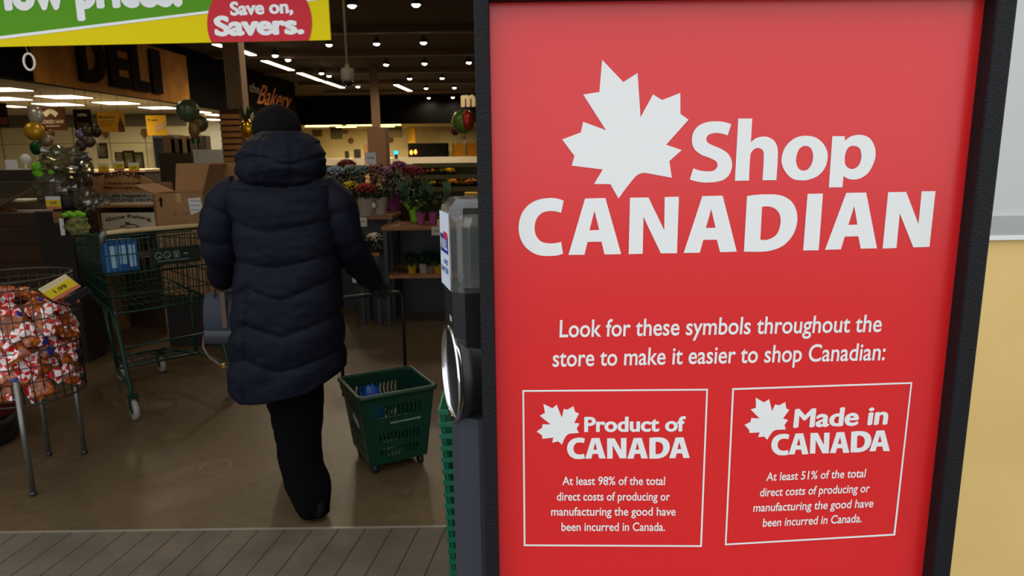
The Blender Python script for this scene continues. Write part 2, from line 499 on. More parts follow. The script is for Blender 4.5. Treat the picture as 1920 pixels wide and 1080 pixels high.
C1 = [(437,158),(405,258),(350,242,1),(290,237,1),(232,255,1),(213,290,1),(228,325,1),(280,352,1),(350,383,1),(410,425,1),(442,490,1),(440,560,1),(405,630,1),(340,668,1),(230,683,1),(140,676,1),(65,655),(95,555),(160,576,1),(230,582,1),(285,572,1),(313,530,1),(300,492,1),(240,460,1),(165,430,1),(105,380,1),(84,310,1),(95,235,1),(140,175,1),(215,140,1),(310,132,1),(380,140,1)]
Hh = [(500,107),(626,107),(614,322),(650,290,1),(700,272,1),(760,272,1),(815,300,1),(848,350,1),(857,420,1),(843,661),(718,662),(730,440,1),(722,395,1),(690,373,1),(655,376,1),(622,405,1),(609,440,1),(597,665),(470,667)]
Oo = [(1110,262,1),(1200,280,1),(1270,340,1),(1305,430,1),(1285,540,1),(1220,620,1),(1130,658,1),(1070,663,1),(990,648,1),(920,580,1),(890,490,1),(910,390,1),(960,320,1),(1030,275,1)]
Oi = [(1105,352,1),(1150,372,1),(1173,430,1),(1165,505,1),(1130,560,1),(1088,576,1),(1045,558,1),(1021,500,1),(1028,430,1),(1055,375,1)]
Pp = [(1347,266),(1458,266),(1462,308),(1500,275,1),(1560,256,1),(1620,256,1),(1680,282,1),(1722,345,1),(1737,420,1),(1718,510,1),(1665,600,1),(1590,648,1),(1520,655,1),(1470,640,1),(1448,622),(1438,725),(1315,727)]
Pi_ = [(1535,352,1),(1590,375,1),(1608,440,1),(1592,515,1),(1550,556,1),(1510,560,1),(1472,535,1),(1460,500,1),(1463,430,1),(1490,370,1)]
gC = [(465,175),(442,283),(400,272,1),(340,267,1),(270,285,1),(220,340,1),(204,420,1),(220,495,1),(270,545,1),(345,559,1),(400,554,1),(442,545),(459,650),(410,666,1),(320,672,1),(220,658,1),(130,600,1),(78,520,1),(60,420,1),(80,310,1),(140,220,1),(230,168,1),(340,150,1),(410,156,1)]
gA = [(657,155),(840,150),(983,655),(833,658),(805,543),(680,545),(652,661),(508,662)]
gAi = [(742,265),(785,438),(697,441)]
gN = [(1062,147),(1228,145),(1370,440),(1374,142),(1502,138),(1485,647),(1340,648),(1183,320),(1176,652),(1050,655)]
gA2 = [(1713,133),(1896,129),(2023,633),(1873,637),(1843,525),(1722,527),(1690,642),(1545,645)]
gA2i = [(1793,250),(1832,418),(1745,420)]
gD = [(195,133),(280,121,1),(390,117,1),(490,125,1),(570,160,1),(625,225,1),(648,320,1),(635,420,1),(590,510,1),(510,585,1),(400,625,1),(300,634,1),(167,632)]
gDi = [(330,232),(350,226,1),(395,227,1),(450,248,1),(485,290,1),(498,350,1),(485,430,1),(450,490,1),(390,522,1),(345,528,1),(315,525)]
gI = [(740,113),(879,110),(840,620),(700,622)]
gA3 = [(1088,104),(1268,101),(1365,603),(1218,606),(1197,495),(1075,497),(1040,612),(897,616)]
gA3i = [(1160,222),(1188,389),(1107,393)]
gN2 = [(1465,98),(1628,95),(1738,385),(1767,90),(1892,88),(1837,590),(1692,594),(1570,290),(1540,600),(1415,605)]
print_polys([tr(p, 1280, 200, 4.8) for p in (C1, Hh, Oo, Oi, Pp, Pi_)], 'headline_word', sgn)
print_polys([tr(p, 960, 340, 4.8) for p in (gC, gA, gAi, gN, gA2, gA2i)] + [tr(p, 1360, 340, 4.8) for p in (gD, gDi, gI, gA3, gA3i, gN2)], 'headline_word', sgn)
LF = [(652,47),(805,208),(908,142),(930,462),(1020,297),(1085,338),(1217,287),(1218,437),(1277,480),(1115,661),(1227,700),(1138,780),(1156,900),(975,866),(930,869,1),(890,895,1),(770,1050),(712,946),(594,945),(657,840),(432,812),(452,742),(363,623),(498,572),(515,495),(680,556),(515,298),(632,280)]
print_polys([tr(LF, 960, 100, 1466 / 380)], 'maple_leaf', sgn)
def line(body, x0, y0, x1, y1, h, name, parent, bold=0.006, heavy=0.0, lean=0.0, gap=1.0):
    A = hY(x0, y0, PF); B = hY(x1, y1, PF); T = hY(x0 + lean, y0 - h, PF)
    return write(body, A, B, T - A, name, M_white, parent, bold=bold, heavy=heavy, gap=gap)
def r3(x, y): return 880 + x * .54167, 540 + y * .54167
def zline(body, x0, y0, x1, y1, h, name, parent, **k):
    a = r3(x0, y0); b = r3(x1, y1); return line(body, a[0], a[1], b[0], b[1], h * .54167, name, parent, **k)
zline('Look for these symbols throughout the', 312, 171, 1425, 152, 60, 'instruction_line', sgn, bold=0.012, lean=1)
zline('store to make it easier to shop Canadian:', 288, 273, 1437, 250, 60, 'instruction_line', sgn, bold=0.012, lean=1)
def glyph_fit(polys, x0, x1, y0, y1, unslant, lean):
    P = [[(p[0] + (p[1]) * unslant, p[1]) for p in smooth_path(q)] for q in polys]
    ax = [p[0] for p in P[0]]; ay = [p[1] for p in P[0]]
    a0, a1, b0, b1 = min(ax), max(ax), min(ay), max(ay)
    return [[(x0 + (p[0] - a0) / (a1 - a0) * (x1 - x0) + lean * (1 - (p[1] - b0) / (b1 - b0)), y0 + (p[1] - b0) / (b1 - b0) * (y1 - y0)) for p in q] for q in P]
def canada(cells, lean):
    G = ([gC], [gA, gAi], [gN], [gA, gAi], [gD, gDi], [gA, gAi]); US = (0.01, 0, 0.025, 0, .055, 0)
    out = []
    for g, c, u in zip(G, cells, US): out += glyph_fit(g, c[0], c[1], c[2], c[3], u, lean)
    return out
def border(c, t, name, parent):
    cx = sum(p[0] for p in c) / 4; cy = sum(p[1] for p in c) / 4
    inn = []
    for p in c:
        inn.append((p[0] + (t if p[0] < cx else -t), p[1] + (t if p[1] < cy else -t)))
    return print_polys([c, inn], name, parent)
def dn(cells, ox, oy): return [(ox + a / 6, ox + b / 6, oy + c / 6, oy + d / 6) for a, b, c, d in cells]
bx = border([(979.5,731.5),(1327.5,729),(1316,1025.5),(982,1024)], 3.2, 'symbol_box', sgn)
print_polys([tr([(113,163),(215,213),(262,172),(320,318),(342,222),(388,228),(450,188),(472,257),(515,270),(460,378),(520,384),(487,443),(512,490),(410,498),(365,530,1),(322,622),(280,585),(212,600),(225,542),(102,557),(98,517),(37,475),(100,430),(102,393),(195,395),(72,297),(130,265)], 1000, 730, 6)], 'maple_leaf', bx)
print_polys(canada(dn([(380,580,543,785),(583,813,547,780),(830,1048,547,780),(1057,1288,546,780),(1305,1535,540,780),(1528,1760,540,775)], 1000, 730), 0), 'symbol_word', bx)
line('Product of', 1000+578/6, 730+478/6, 1000+1710/6, 730+471/6, 165/6, 'symbol_word', bx, bold=0.014, heavy=0.03)
for t, a, b, y in (('At least 98% of the total', 322, 677, 682), ('direct costs of producing or', 303, 694, 736), ('manufacturing the good have', 283, 714, 788), ('been incurred in Canada.', 319, 677, 841)):
    zline(t, a, y, b, y, 29, 'explanation_line', bx, bold=0.012)
bx = border([(1373,728),(1710.5,716.5),(1678.5,1004),(1359,1022.5)], 3.2, 'symbol_box', sgn)
print_polys([tr([(222,153),(313,207),(373,170),(405,305),(440,230),(485,240),(555,203),(565,275),(600,292),(530,387),(586,405),(545,462),(560,512),(460,515),(415,535,1),(352,627),(318,592),(248,597),(268,545),(150,550),(148,515),(97,460),(165,425),(172,383),(265,388),(165,287),(225,267)], 1380, 720, 6)], 'maple_leaf', bx)
print_polys(canada(dn([(393,592,560,803),(590,815,555,793),(830,1045,547,783),(1055,1275,540,777),(1288,1518,530,769),(1500,1730,522,757)], 1380, 720), 1.5), 'symbol_word', bx)
line('Made in', 1380+655/6, 720+487/6, 1380+1702/6, 720+450/6, 200/6, 'symbol_word', bx, bold=0.0, heavy=0.055, lean=3.5)
for t, a, ya, b, yb in (('At least 51% of the total', 1027, 668, 1370, 655), ('direct costs of producing or', 1005, 722, 1384, 707), ('manufacturing the good have', 982, 775, 1397, 759), ('been incurred in Canada.', 1015, 827, 1357, 811)):
    zline(t, a, ya, b, yb, 29, 'explanation_line', bx, bold=0.012, lean=2)

# ------------------------------------------------------------------ hand sanitiser on its post
DL = V((-0.051, 1.1375, 0))
dis = thing('sanitizer_stand', 'hand sanitizer dispenser with a clear top on a slate grey post beside the red sign', 'dispenser', DL, R_(-75))
def octo(w, d, c):
    return [(-w + c, -d), (w - c, -d), (w, -d + c), (w, d - c), (w - c, d), (-w + c, d), (-w, d - c), (-w, -d + c)]
def ring_at(poly, z): return [V((x, y, z)) for x, y in poly]
mb = MB().loft([ring_at(octo(.064, .05, .026), z) for z in (0.012, 1.075)], smooth=False); mb.build('post', M_grey, dis)
MB().loft([ring_at(octo(.10, .10, .03), 0), ring_at(octo(.09, .09, .03), 0.014)], smooth=False).build('base_plate', M_grey, dis)
MB().loft([ring_at(octo(.05, .052, .016), 1.07), ring_at(octo(.053, .054, .016), 1.15), ring_at(octo(.055, .056, .017), 1.283)], smooth=False).build('dispenser_body', M_blk, dis)
cv = MB().loft([ring_at(octo(.055, .056, .017), 1.284), ring_at(octo(.057, .058, .018), 1.40), ring_at(octo(.055, .056, .018), 1.417), ring_at(octo(.042, .043, .014), 1.43)], smooth=False)
cv.build('clear_cover', clear_plastic('clear cover plastic', (240, 242, 240), .06, .03), dis)
bt = MB().loft([ring_at(octo(.036, .034, .01), 1.288), ring_at(octo(.036, .034, .01), 1.385), ring_at(octo(.03, .028, .01), 1.40)], smooth=False)
bt.build('refill_bottle', clear_plastic('refill plastic', (225, 228, 228), .10, .12), dis)
M_lab = mat('pale blue label', (222, 230, 242), rough=.4)
lb = MB().box(-.041, .041, -.0592, -.0586, 1.287, 1.408).build('label', M_lab, dis)
MB().box(-.034, .034, -.0598, -.0593, 1.343, 1.372).build('logo_block', mat('logo blue', (24, 58, 150), rough=.4), lb)
MB().box(-.004, .03, -.0601, -.0594, 1.366, 1.377).build('logo_swash', mat('logo red', (208, 40, 70), rough=.4), lb)
def lwrite(t, x0, x1, z, h, name, m, par, y=-.0602, bold=.02):
    vs, fs, w = text_flat(t, bold)
    mb = MB(); mb.add([(x0 + v.x / w * (x1 - x0), y, z + v.y * h) for v in vs], fs); return mb.build(name, m, par)
lwrite('PURELL', -.03, .032, 1.349, .016, 'logo_word', M_white, lb)
lwrite('HAND', -.005, .03, 1.325, .0085, 'label_word', MATS['logo blue'], lb)
lwrite('SANITIZER', -.033, .033, 1.311, .0085, 'label_word', MATS['logo blue'], lb)
lwrite('ES8', .008, .026, 1.232, .009, 'model_mark', M_white, dis, y=-.0556)
RZ = 1.138
mx = Matrix.Translation((0, 0, RZ)) @ Matrix.Rotation(PI / 2, 4, 'X')      # the axis of the disc points to the front (-Y)
MB().lathe([(0.045, -0.03), (0.062, -0.02), (0.073, 0.0), (0.078, 0.03), (0.079, 0.05)], 40, mtx=mx).build('mirror_housing', M_blk, dis)
MB().lathe([(0.0795, 0.050), (0.0815, 0.054), (0.0810, 0.058), (0.0765, 0.058), (0.0745, 0.054)], 48, mtx=mx, cap=False).build('mirror_rim', M_chrome, dis)
MB().lathe([(0.0755, 0.0555), (0.070, 0.040), (0.06, 0.026), (0.045, 0.014), (0.025, 0.006), (0.0, 0.004)], 48, mtx=mx, cap=False).build('mirror_dish', mat('polished dish', (235, 235, 238), rough=.32, metal=1.0), dis)
tag(MB().lathe([(0.003, 0.0), (0.004, 0.002), (0.003, 0.004), (0.0005, 0.005)], 10, c=(0, -.02, RZ - .05), mtx=Matrix.Rotation(PI / 2, 4, 'X')).build('dish_bolt', M_steel, dis), None, None)

# ------------------------------------------------------------------ stack of hand baskets behind the post
def basket_mesh():
    mb = MB(); h = 0.21; W2, D2 = .215, .15; w2, d2 = W2 - .03, D2 - .03
    def edge(z, off=0): 
        t = z / h; return w2 + (W2 - w2) * t + off, d2 + (D2 - d2) * t + off
    def ringbar(z0, z1, t):
        a, b = edge((z0 + z1) / 2); 
        mb.box(-a - t, a + t, -b - t, -b + .001, z0, z1); mb.box(-a - t, a + t, b - .001, b + t, z0, z1)
        mb.box(-a - t, -a + .001, -b, b, z0, z1); mb.box(a - .001, a + t, -b, b, z0, z1)
    ringbar(h - .012, h, .0045); ringbar(h - .085, h - .076, .0022); ringbar(0.0, 0.05, .002)
    mb.box(-w2, w2, -d2, d2, 0, .003)
    for i in range(12):
        for sx in (-1, 1):
            y = -1 + 2 * i / 11
            a0, b0 = edge(.045); a1, b1 = edge(h - .01)
            mb.bar((sx * a0, y * b0 * .97, .045), (sx * a1, y * b1 * .97, h - .01), .012, .0022, up=(sx, 0, 0))
    for i in range(16):
        for sy in (-1, 1):
            x = -1 + 2 * i / 15
            a0, b0 = edge(.045); a1, b1 = edge(h - .01)
            mb.bar((x * a0 * .97, sy * b0, .045), (x * a1 * .97, sy * b1, h - .01), .008, .0022, up=(0, sy, 0))
    return mb
ORD = ['topmost', 'second from the top', 'third from the top', 'fourth from the top', 'fifth from the top', 'sixth from the top', 'seventh from the top', 'eighth from the top', 'ninth from the top', 'tenth from the top', 'eleventh from the top', 'twelfth from the top', 'thirteenth from the top', 'fourteenth from the top', 'fifteenth from the top', 'sixteenth from the top', 'seventeenth from the top', 'eighteenth from the top', 'nineteenth from the top', 'lowest']
bk0 = None
NB = 19; STEP = .0335
for i in range(NB):
    zt = .835 - i * STEP; zb = zt - .21
    xc = hY(815 + i * 21 * .040 - 2, 700, 1.75).x + .226
    lab = 'green plastic hand basket nested in the stack behind the grey post, ' + (ORD[i] if i < NB - 1 else 'lowest')
    if bk0 is None:
        bk0 = basket_mesh().build('shopping_basket', M_green, loc=(xc, 1.75 + .15, zb)); b = bk0
    else:
        b = bk0.copy(); COL.objects.link(b); b.location = (xc, 1.75 + .15, zb)
    tag(b, lab, 'basket', 'hand baskets nested behind the post')
# low trolley carrying the stack
zb = .835 - (NB - 1) * STEP - .21
mb = MB().box(-.2, .2, -.13, .13, max(zb - .02, 0.0), max(zb, .01)) if zb > .03 else None
# ------------------------------------------------------------------ banner above the doorway
BY = 2.92
bann = thing('hanging_banner', 'green and yellow banner with a red roundel hanging over the doorway', 'banner', (-1.4, BY, 1.94))
bo = V((-1.4, BY, 1.94))
p = lambda x, y, d=0.0: hY(x, y, BY - d)
bl = hY(-260, 93, BY); br = hY(620, 75, BY)
TOPZ = 2.75
def bpoly(pts, name, m, par, d, thick=0.0):
    mb = MB()
    vs, fs = curve_fill([[(hY(x, y, BY).x, hY(x, y, BY).z) for x, y in poly] for poly in pts])
    mb.add([(v.x, BY - d, v.y) for v in vs], fs)
    mb.shift(-parent_org(par)); return mb.build(name, m, par)
tr_ = hY(611, -10, BY)
mb = MB().prism([(bl.x, bl.z), (br.x, br.z), (br.x, TOPZ), (bl.x, TOPZ)], BY, BY + .012)
mb.shift(-bo).build('banner_sheet', mat('banner yellow', (232, 208, 0), rough=.6, spec=.15), bann)
bpoly([[(-250, 112 - 5), (0, 73), (393, 22), (600, -6), (640, -12), (640, -520), (-250, -520)]], 'green_field', mat('banner green', (90, 154, 28), rough=.6, spec=.15), bann, .001)
bpoly([[(-250, 112), (0, 74), (393, 25), (600, 0), (619, -3), (619, -7), (600, -6), (393, 20), (0, 68), (-250, 106)]], 'white_stripe', M_white, bann, .002)
circ = []
for k in range(72):
    t = 2 * PI * k / 72
    circ.append((487 + 98 * math.cos(t), 43 + 95 * math.sin(t)))
circ = [(x, min(y, 79.5 - (x - 400) * .02)) for x, y in circ]
rd = bpoly([circ], 'red_roundel', mat('banner red', (206, 50, 62), rough=.6, spec=.15), bann, .003)
def bline(t, x0, y0, x1, y1, h, name, par, d, **k):
    A = hY(x0, y0, BY - d); B = hY(x1, y1, BY - d); T = hY(x0 - h * .08, y0 - h, BY - d)
    return write(t, A, B, V((0, 0, (T - A).z)), name, M_white, par, **k)
bline('Save on,', 433, 29, 550, 24, 25, 'slogan_line', rd, .004, bold=.02, heavy=.035)
bline('Savers.', 405, 67, 571, 63, 36, 'slogan_line', rd, .004, bold=.02, heavy=.05)
bline('low prices.', 12, 18, 343, 10, 72, 'slogan_line', bann, .003, bold=.02, heavy=.05)
# white ring hanging from the banner
q = hY(55, 116, BY + .03)
rg = thing('hanging_ring', 'small white ring dangling on a thread from the bottom edge of the banner', 'ring', (q.x, q.y, q.z))
mb = MB(); mb.tube([(.022 * math.cos(2*PI*k/24), 0, .032 * math.sin(2*PI*k/24)) for k in range(24)], .0045, 8, closed=True)
mb.build('ring', mat('off white plastic', (214, 208, 190), rough=.5), rg)
MB().tube([(0, 0, .032), (-.006, 0, .055), (-.012, -.012, .09)], .0012, 5).build('thread', MATS['off white plastic'], rg)
# ------------------------------------------------------------------ the person walking in
def lerp_rows(rows, q):
    if q <= rows[0][0]: return rows[0]
    for a, b in zip(rows, rows[1:]):
        if a[0] <= q <= b[0]:
            t = (q - a[0]) / (b[0] - a[0]); t = t * t * (3 - 2 * t) * .5 + t * .5
            return tuple(x + (y - x) * t for x, y in zip(a, b))
    return rows[-1]
PO = V((-0.93, 2.88, 0))
def skin_mesh(verts, edges, radii, levels=2):
    me = bpy.data.meshes.new('tmp'); me.from_pydata([tuple(v) for v in verts], edges, []); me.update()
    o = bpy.data.objects.new('tmp', me); COL.objects.link(o)
    md = o.modifiers.new('s', 'SKIN'); md.use_smooth_shade = True
    for i, r in enumerate(radii):
        me.skin_vertices[0].data[i].radius = (r, r) if not isinstance(r, tuple) else r
        me.skin_vertices[0].data[i].use_root = (i == 0)
    sb = o.modifiers.new('d', 'SUBSURF'); sb.levels = levels; sb.render_levels = levels
    e = o.evaluated_get(bpy.context.evaluated_depsgraph_get())
    m2 = bpy.data.meshes.new_from_object(e)
    r = ([v.co.copy() for v in m2.vertices], [tuple(p.vertices) for p in m2.polygons])
    bpy.data.objects.remove(o); bpy.data.meshes.remove(me); bpy.data.meshes.remove(m2)
    return r
M_skin = mat('skin', (196, 148, 122), rough=.55)
M_coat = mat('navy quilted nylon', (11, 14, 26), rough=.6, spec=.12, bump=.25, bscale=45)
M_trou = mat('black cloth', (8, 8, 9), rough=.95, spec=.05)
M_hair = mat('near black hair', (10, 8, 8), rough=.8, spec=.1)
M_shoe = mat('dark shoe', (20, 18, 18), rough=.7, spec=.15)
ankR = hY(590, 930, 2.74); ankL = hY(562, 868, 3.2)
wrL = V((-1.27, 3.06, 0.985)); wrR = hY(700, 527, 3.28); wrR.z += .012
joints = dict(
    pelvis=(-.93, 2.90, .86), spine=(-.93, 2.89, 1.05), chest=(-.928, 2.88, 1.24), neck=(-.926, 2.90, 1.385), head=(-.925, 2.93, 1.50), crown=(-.925, 2.935, 1.60),
    hipL=(-1.01, 2.92, .82), kneeL=(-.98, 3.12, .46), ankL=(ankL.x, 3.2, .09), hipR=(-.87, 2.89, .82), kneeR=(-.905, 2.84, .45), ankR=(ankR.x, 2.74, .11),
    shL=(-1.085, 2.88, 1.335), elL=tuple(hY(417, 468, 2.89)), wrL=tuple(wrL), shR=(-.765, 2.88, 1.335), elR=tuple(hY(656, 466, 2.93)), wrR=tuple(wrR),
    paL=(wrL.x, wrL.y + .08, wrL.z - .01), paR=(wrR.x + .012, wrR.y + .055, wrR.z - .035))
JN = list(joints); JI = {n: i for i, n in enumerate(JN)}
E_ = [('pelvis', 'spine'), ('spine', 'chest'), ('chest', 'neck'), ('neck', 'head'), ('head', 'crown'), ('pelvis', 'hipL'), ('hipL', 'kneeL'), ('kneeL', 'ankL'), ('pelvis', 'hipR'), ('hipR', 'kneeR'), ('kneeR', 'ankR'),
      ('chest', 'shL'), ('shL', 'elL'), ('elL', 'wrL'), ('wrL', 'paL'), ('chest', 'shR'), ('shR', 'elR'), ('elR', 'wrR'), ('wrR', 'paR')]
RD = dict(pelvis=.10, spine=.095, chest=.10, neck=.05, head=.078, crown=.062, hipL=.075, kneeL=.042, ankL=.035, hipR=.075, kneeR=.042, ankR=.035, shL=.05, elL=.03, wrL=.024, shR=.05, elR=.03, wrR=.024, paL=.03, paR=.03)
vs, fs = skin_mesh([joints[n] for n in JN], [(JI[a], JI[b]) for a, b in E_], [RD[n] for n in JN], 2)
mb = MB(); mb.add(vs, fs, True)
# face: nose, brow, lips, ears on the side turned away
hc = V((-.925, 2.935, 1.545))
mb.ball(hc, .09, .83, 1.02, 1.15, 16, 12)
mb.ball(hc + V((0, .098, -.012)), .016, .8, 1.2, 1.6, 10, 8)
for sx in (-1, 1):
    mb.ball(hc + V((sx * .078, 0, -.01)), .024, .35, .8, 1.2, 10, 8)
    mb.ball(hc + V((sx * .03, .083, .012)), .012, 1.2, .6, .7, 10, 8)
mb.ball(hc + V((0, .088, -.05)), .02, 1.2, .5, .35, 10, 8)
# hands: right one closed round the trolley handle, left one under the bag straps
def hand(pal, d, side, up, curl):
    d = V(d).normalized(); side = V(side).normalized(); up = V(up).normalized(); p = V(pal)
    for k, (o_, L_) in enumerate(((-.03, .062), (-.01, .07), (.011, .066), (.03, .05))):
        a = p + side * o_ + d * .03
        pts = [a - d * .02, a + d * .018]
        ang = 0; q = pts[-1]
        for j in range(3):
            ang += curl
            q = q + (d * math.cos(ang) - up * math.sin(ang)) * (L_ * (.45, .33, .26)[j]); pts.append(q)
        mb.tube(pts, [.0095, .0095, .009, .008, .0068], 8)
    a = p - side * .03 - d * .012
    mb.tube([a, a - side * .02 + d * .02 - up * .006, a - side * .024 + d * .045 - up * .018, a - side * .012 + d * .062 - up * .028], [.013, .012, .0105, .008], 8)
    mb.obox(p, d, side, up, .04, .038, .012)
per = mb.shift(-PO).build('person', M_skin, loc=PO)
tag(per, 'person in a long navy hooded quilted coat walking away into the shop', 'person')
M_hand_shade = mat('shadowed hand black', (20, 20, 22), rough=.85)  # black stands in for hands in shadow, the gloves are made up
for pj, d_, s_, u_, c_ in (('paR', (.25, .75, -.55), (.88, .42, 0), (-.15, .55, .8), 1.0), ('paL', (0.05, 1, -.05), (1, 0, 0), (0, 0, 1), 1.05)):
    mb = MB(); w0 = wrR if pj == 'paR' else wrL
    mb.tube([w0, (w0 + V(joints[pj])) / 2, V(joints[pj])], [.036, .036, .034], 14)
    hand(joints[pj], d_, s_, u_, c_); mb.shift(-PO).build('shadowed_hand', M_hand_shade, per)
# coat
CY = 2.86
CR_ = [(318, 488, 588, .075), (328, 462, 602, .10), (338, 438, 617, .118), (350, 425, 627, .13), (372, 424, 630, .142), (411, 440, 628, .15), (460, 446, 630, .15), (502, 446, 634, .152), (556, 442, 638, .165), (620, 438, 643, .178), (680, 436, 646, .184), (722, 436, 647, .185)]
def pw(x, pts):
    for a, b in zip(pts, pts[1:]):
        if x <= b[0]:
            t = max(0, (x - a[0]) / (b[0] - a[0])); return a[1] + (b[1] - a[1]) * t
    return pts[-1][1]
SEAMS = [lambda x: 352 + 8 * (1 - abs(x)), lambda x: pw(x, [(-1, 408), (-.1, 429), (1, 410)]), lambda x: pw(x, [(-1, 482), (0, 493), (1, 474)]), lambda x: pw(x, [(-1, 550), (-.55, 531), (.1, 549), (1, 518)]),
         lambda x: pw(x, [(-1, 615), (-.55, 594), (.1, 614), (1, 586)]), lambda x: pw(x, [(-1, 669), (-.55, 655), (.1, 675), (1, 652)]), lambda x: pw(x, [(-1, 735), (1, 735)])]
HEM = [(-1, 717), (-.6, 736), (-.1, 728), (.55, 712), (1, 686)]
def coat_mesh():
    NT, NZ = 144, 190; rings = []
    for i in range(NZ):
        py = 318 + (722 - 318) * i / (NZ - 1)
        _, L_, Rr, dep = lerp_rows(CR_, py)
        a = hY(L_, py, CY); b = hY(Rr, py, CY); cx = (a.x + b.x) / 2; hw = (b.x - a.x) / 2; z = (a.z + b.z) / 2
        ring = []
        for k in range(NT):
            t = 2 * PI * k / NT; c, s_ = math.cos(t), math.sin(t); ex = 2 / 2.35
            xn = math.copysign(abs(c) ** ex, c); yn = math.copysign(abs(s_) ** ex, s_)
            lo = 318; hi = None
            for f in SEAMS:
                v = f(xn)
                if py < v: hi = v; break
                lo = v
            if hi is None: hi = lo + 80
            u = (py - lo) / max(hi - lo, 1)
            groove = min(u, 1 - u) * (hi - lo)
            bul = 1 - math.exp(-(groove / 9.0))
            disp = .0115 * bul - .005
            if abs(xn + .55) < .5 and py > 535:
                disp -= .010 * math.exp(-((xn + .55) / .035) ** 2)
            if py < 430: disp *= .55
            p = V((cx + hw * xn, CY + dep * yn, z))
            nz = noise.noise(V((p.x * 9, p.y * 9, p.z * 14))) * .006 + noise.noise(V((p.x * 24, p.y * 24, p.z * 40))) * .0028
            nrm = V((xn / hw, yn / dep, 0)).normalized()
            w = max(0, (py - 640) / 82) ; w = w * w
            dz = -(pw(xn, HEM) - 722) * .0021 * w
            q = p + nrm * (disp + nz); q.z += dz
            ring.append(q)
        rings.append(ring)
    last = rings[-1]; c = sum(last, V((0, 0, 0))) / NT
    rings.append([c + (p - c) * .955 + V((0, 0, .004)) for p in last])
    rings.append([c + (p - c) * .90 + V((0, 0, .06)) for p in last])
    return MB().loft(rings)
coat = coat_mesh().shift(-PO).build('coat', M_coat, per)
def sleeve(path, name):
    pts = []; rad = []
    P = [V(p[:3]) for p in path]; Rr = [p[3] for p in path]
    N = 70; seg = len(P) - 1
    tot = 0
    for i in range(N + 1):
        t = i / N * seg; k = min(int(t), seg - 1); f = t - k
        p0 = P[max(k - 1, 0)]; p1 = P[k]; p2 = P[k + 1]; p3 = P[min(k + 2, seg)]
        q = .5 * ((2 * p1) + (p2 - p0) * f + (2 * p0 - 5 * p1 + 4 * p2 - p3) * f * f + (3 * p1 - p0 - 3 * p2 + p3) * f ** 3)
        if pts: tot += (q - pts[-1]).length
        r = Rr[k] + (Rr[k + 1] - Rr[k]) * f
        g = (tot % .125) / .125; g = min(g, 1 - g) * .125
        pts.append(q); rad.append(r * (1 - .10 * math.exp(-(g / .010))))
    mb = MB().tube(pts, rad, 28)
    out = []
    for v in mb.v:
        v = V(v); n = noise.noise(v * 17) * .006 + noise.noise(v * 42) * .003
        out.append(v + V((n, n * .6, n)))
    mb.v = [tuple(v) for v in out]
    return mb.shift(-PO).build(name, M_coat, coat)
def at(x, y, Y, r): q = hY(x, y, Y); return (q.x, q.y, q.z, r)
sleeve([at(455, 352, 2.87, .066), at(424, 382, 2.87, .082), at(414, 430, 2.87, .086), at(418, 470, 2.89, .082), at(424, 488, 2.95, .074), (wrL.x, 3.02, wrL.z + .005, .062), (wrL.x, 3.055, wrL.z, .056)], 'sleeve')
sleeve([at(600, 352, 2.87, .066), at(630, 384, 2.87, .08), at(641, 430, 2.88, .079), at(655, 464, 2.92, .074), at(674, 494, 3.02, .066), at(693, 519, 3.19, .056), at(699, 526, 3.27, .050)], 'sleeve')
# hood lying over the back of the head
def hood():
    NT, NZ = 96, 60; rings = []
    rows = [(246, 492, 562, .06), (252, 476, 580, .09), (266, 458, 598, .118), (290, 445, 610, .138), (318, 444, 611, .142), (338, 452, 602, .13), (352, 472, 588, .10), (361, 500, 560, .05)]
    for i in range(NZ):
        py = 246 + (361 - 246) * i / (NZ - 1)
        _, L_, Rr, dep = lerp_rows(rows, py)
        a = hY(L_, py, 2.83); b = hY(Rr, py, 2.83); cx = (a.x + b.x) / 2; hw = (b.x - a.x) / 2; z = (a.z + b.z) / 2
        ring = []
        for k in range(NT):
            t = 2 * PI * k / NT; xn = math.cos(t); yn = math.sin(t)
            q = V((cx + hw * xn, 2.83 + dep * yn, z))
            d = 0
            for s0 in (-.33, .47): d -= .008 * math.exp(-((xn - s0) / .03) ** 2)
            d += noise.noise(V((q.x * 12, q.y * 8, q.z * 20))) * .010 + noise.noise(V((q.x * 30, q.y * 20, q.z * 55))) * .004
            u = (py - 318) / 10; d -= .006 * math.exp(-((py - 300 - 8 * math.sin(xn * 4)) / 4) ** 2)
            ring.append(q + V((xn, yn, 0)) * d)
        rings.append(ring)
    return MB().loft(rings)
hood().shift(-PO).build('hood', M_coat, coat)
mb = MB()
hq = hY(519, 240, 2.93)
mb.ball(hq + V((0, 0, -.005)), .1, .97, 1.08, .98, 28, 20, jit=.015)
mb.ball(hq + V((0, -.03, -.09)), .09, .98, .9, 1.0, 24, 14, jit=.015)
mb.shift(-PO).build('hair', M_hair, per)
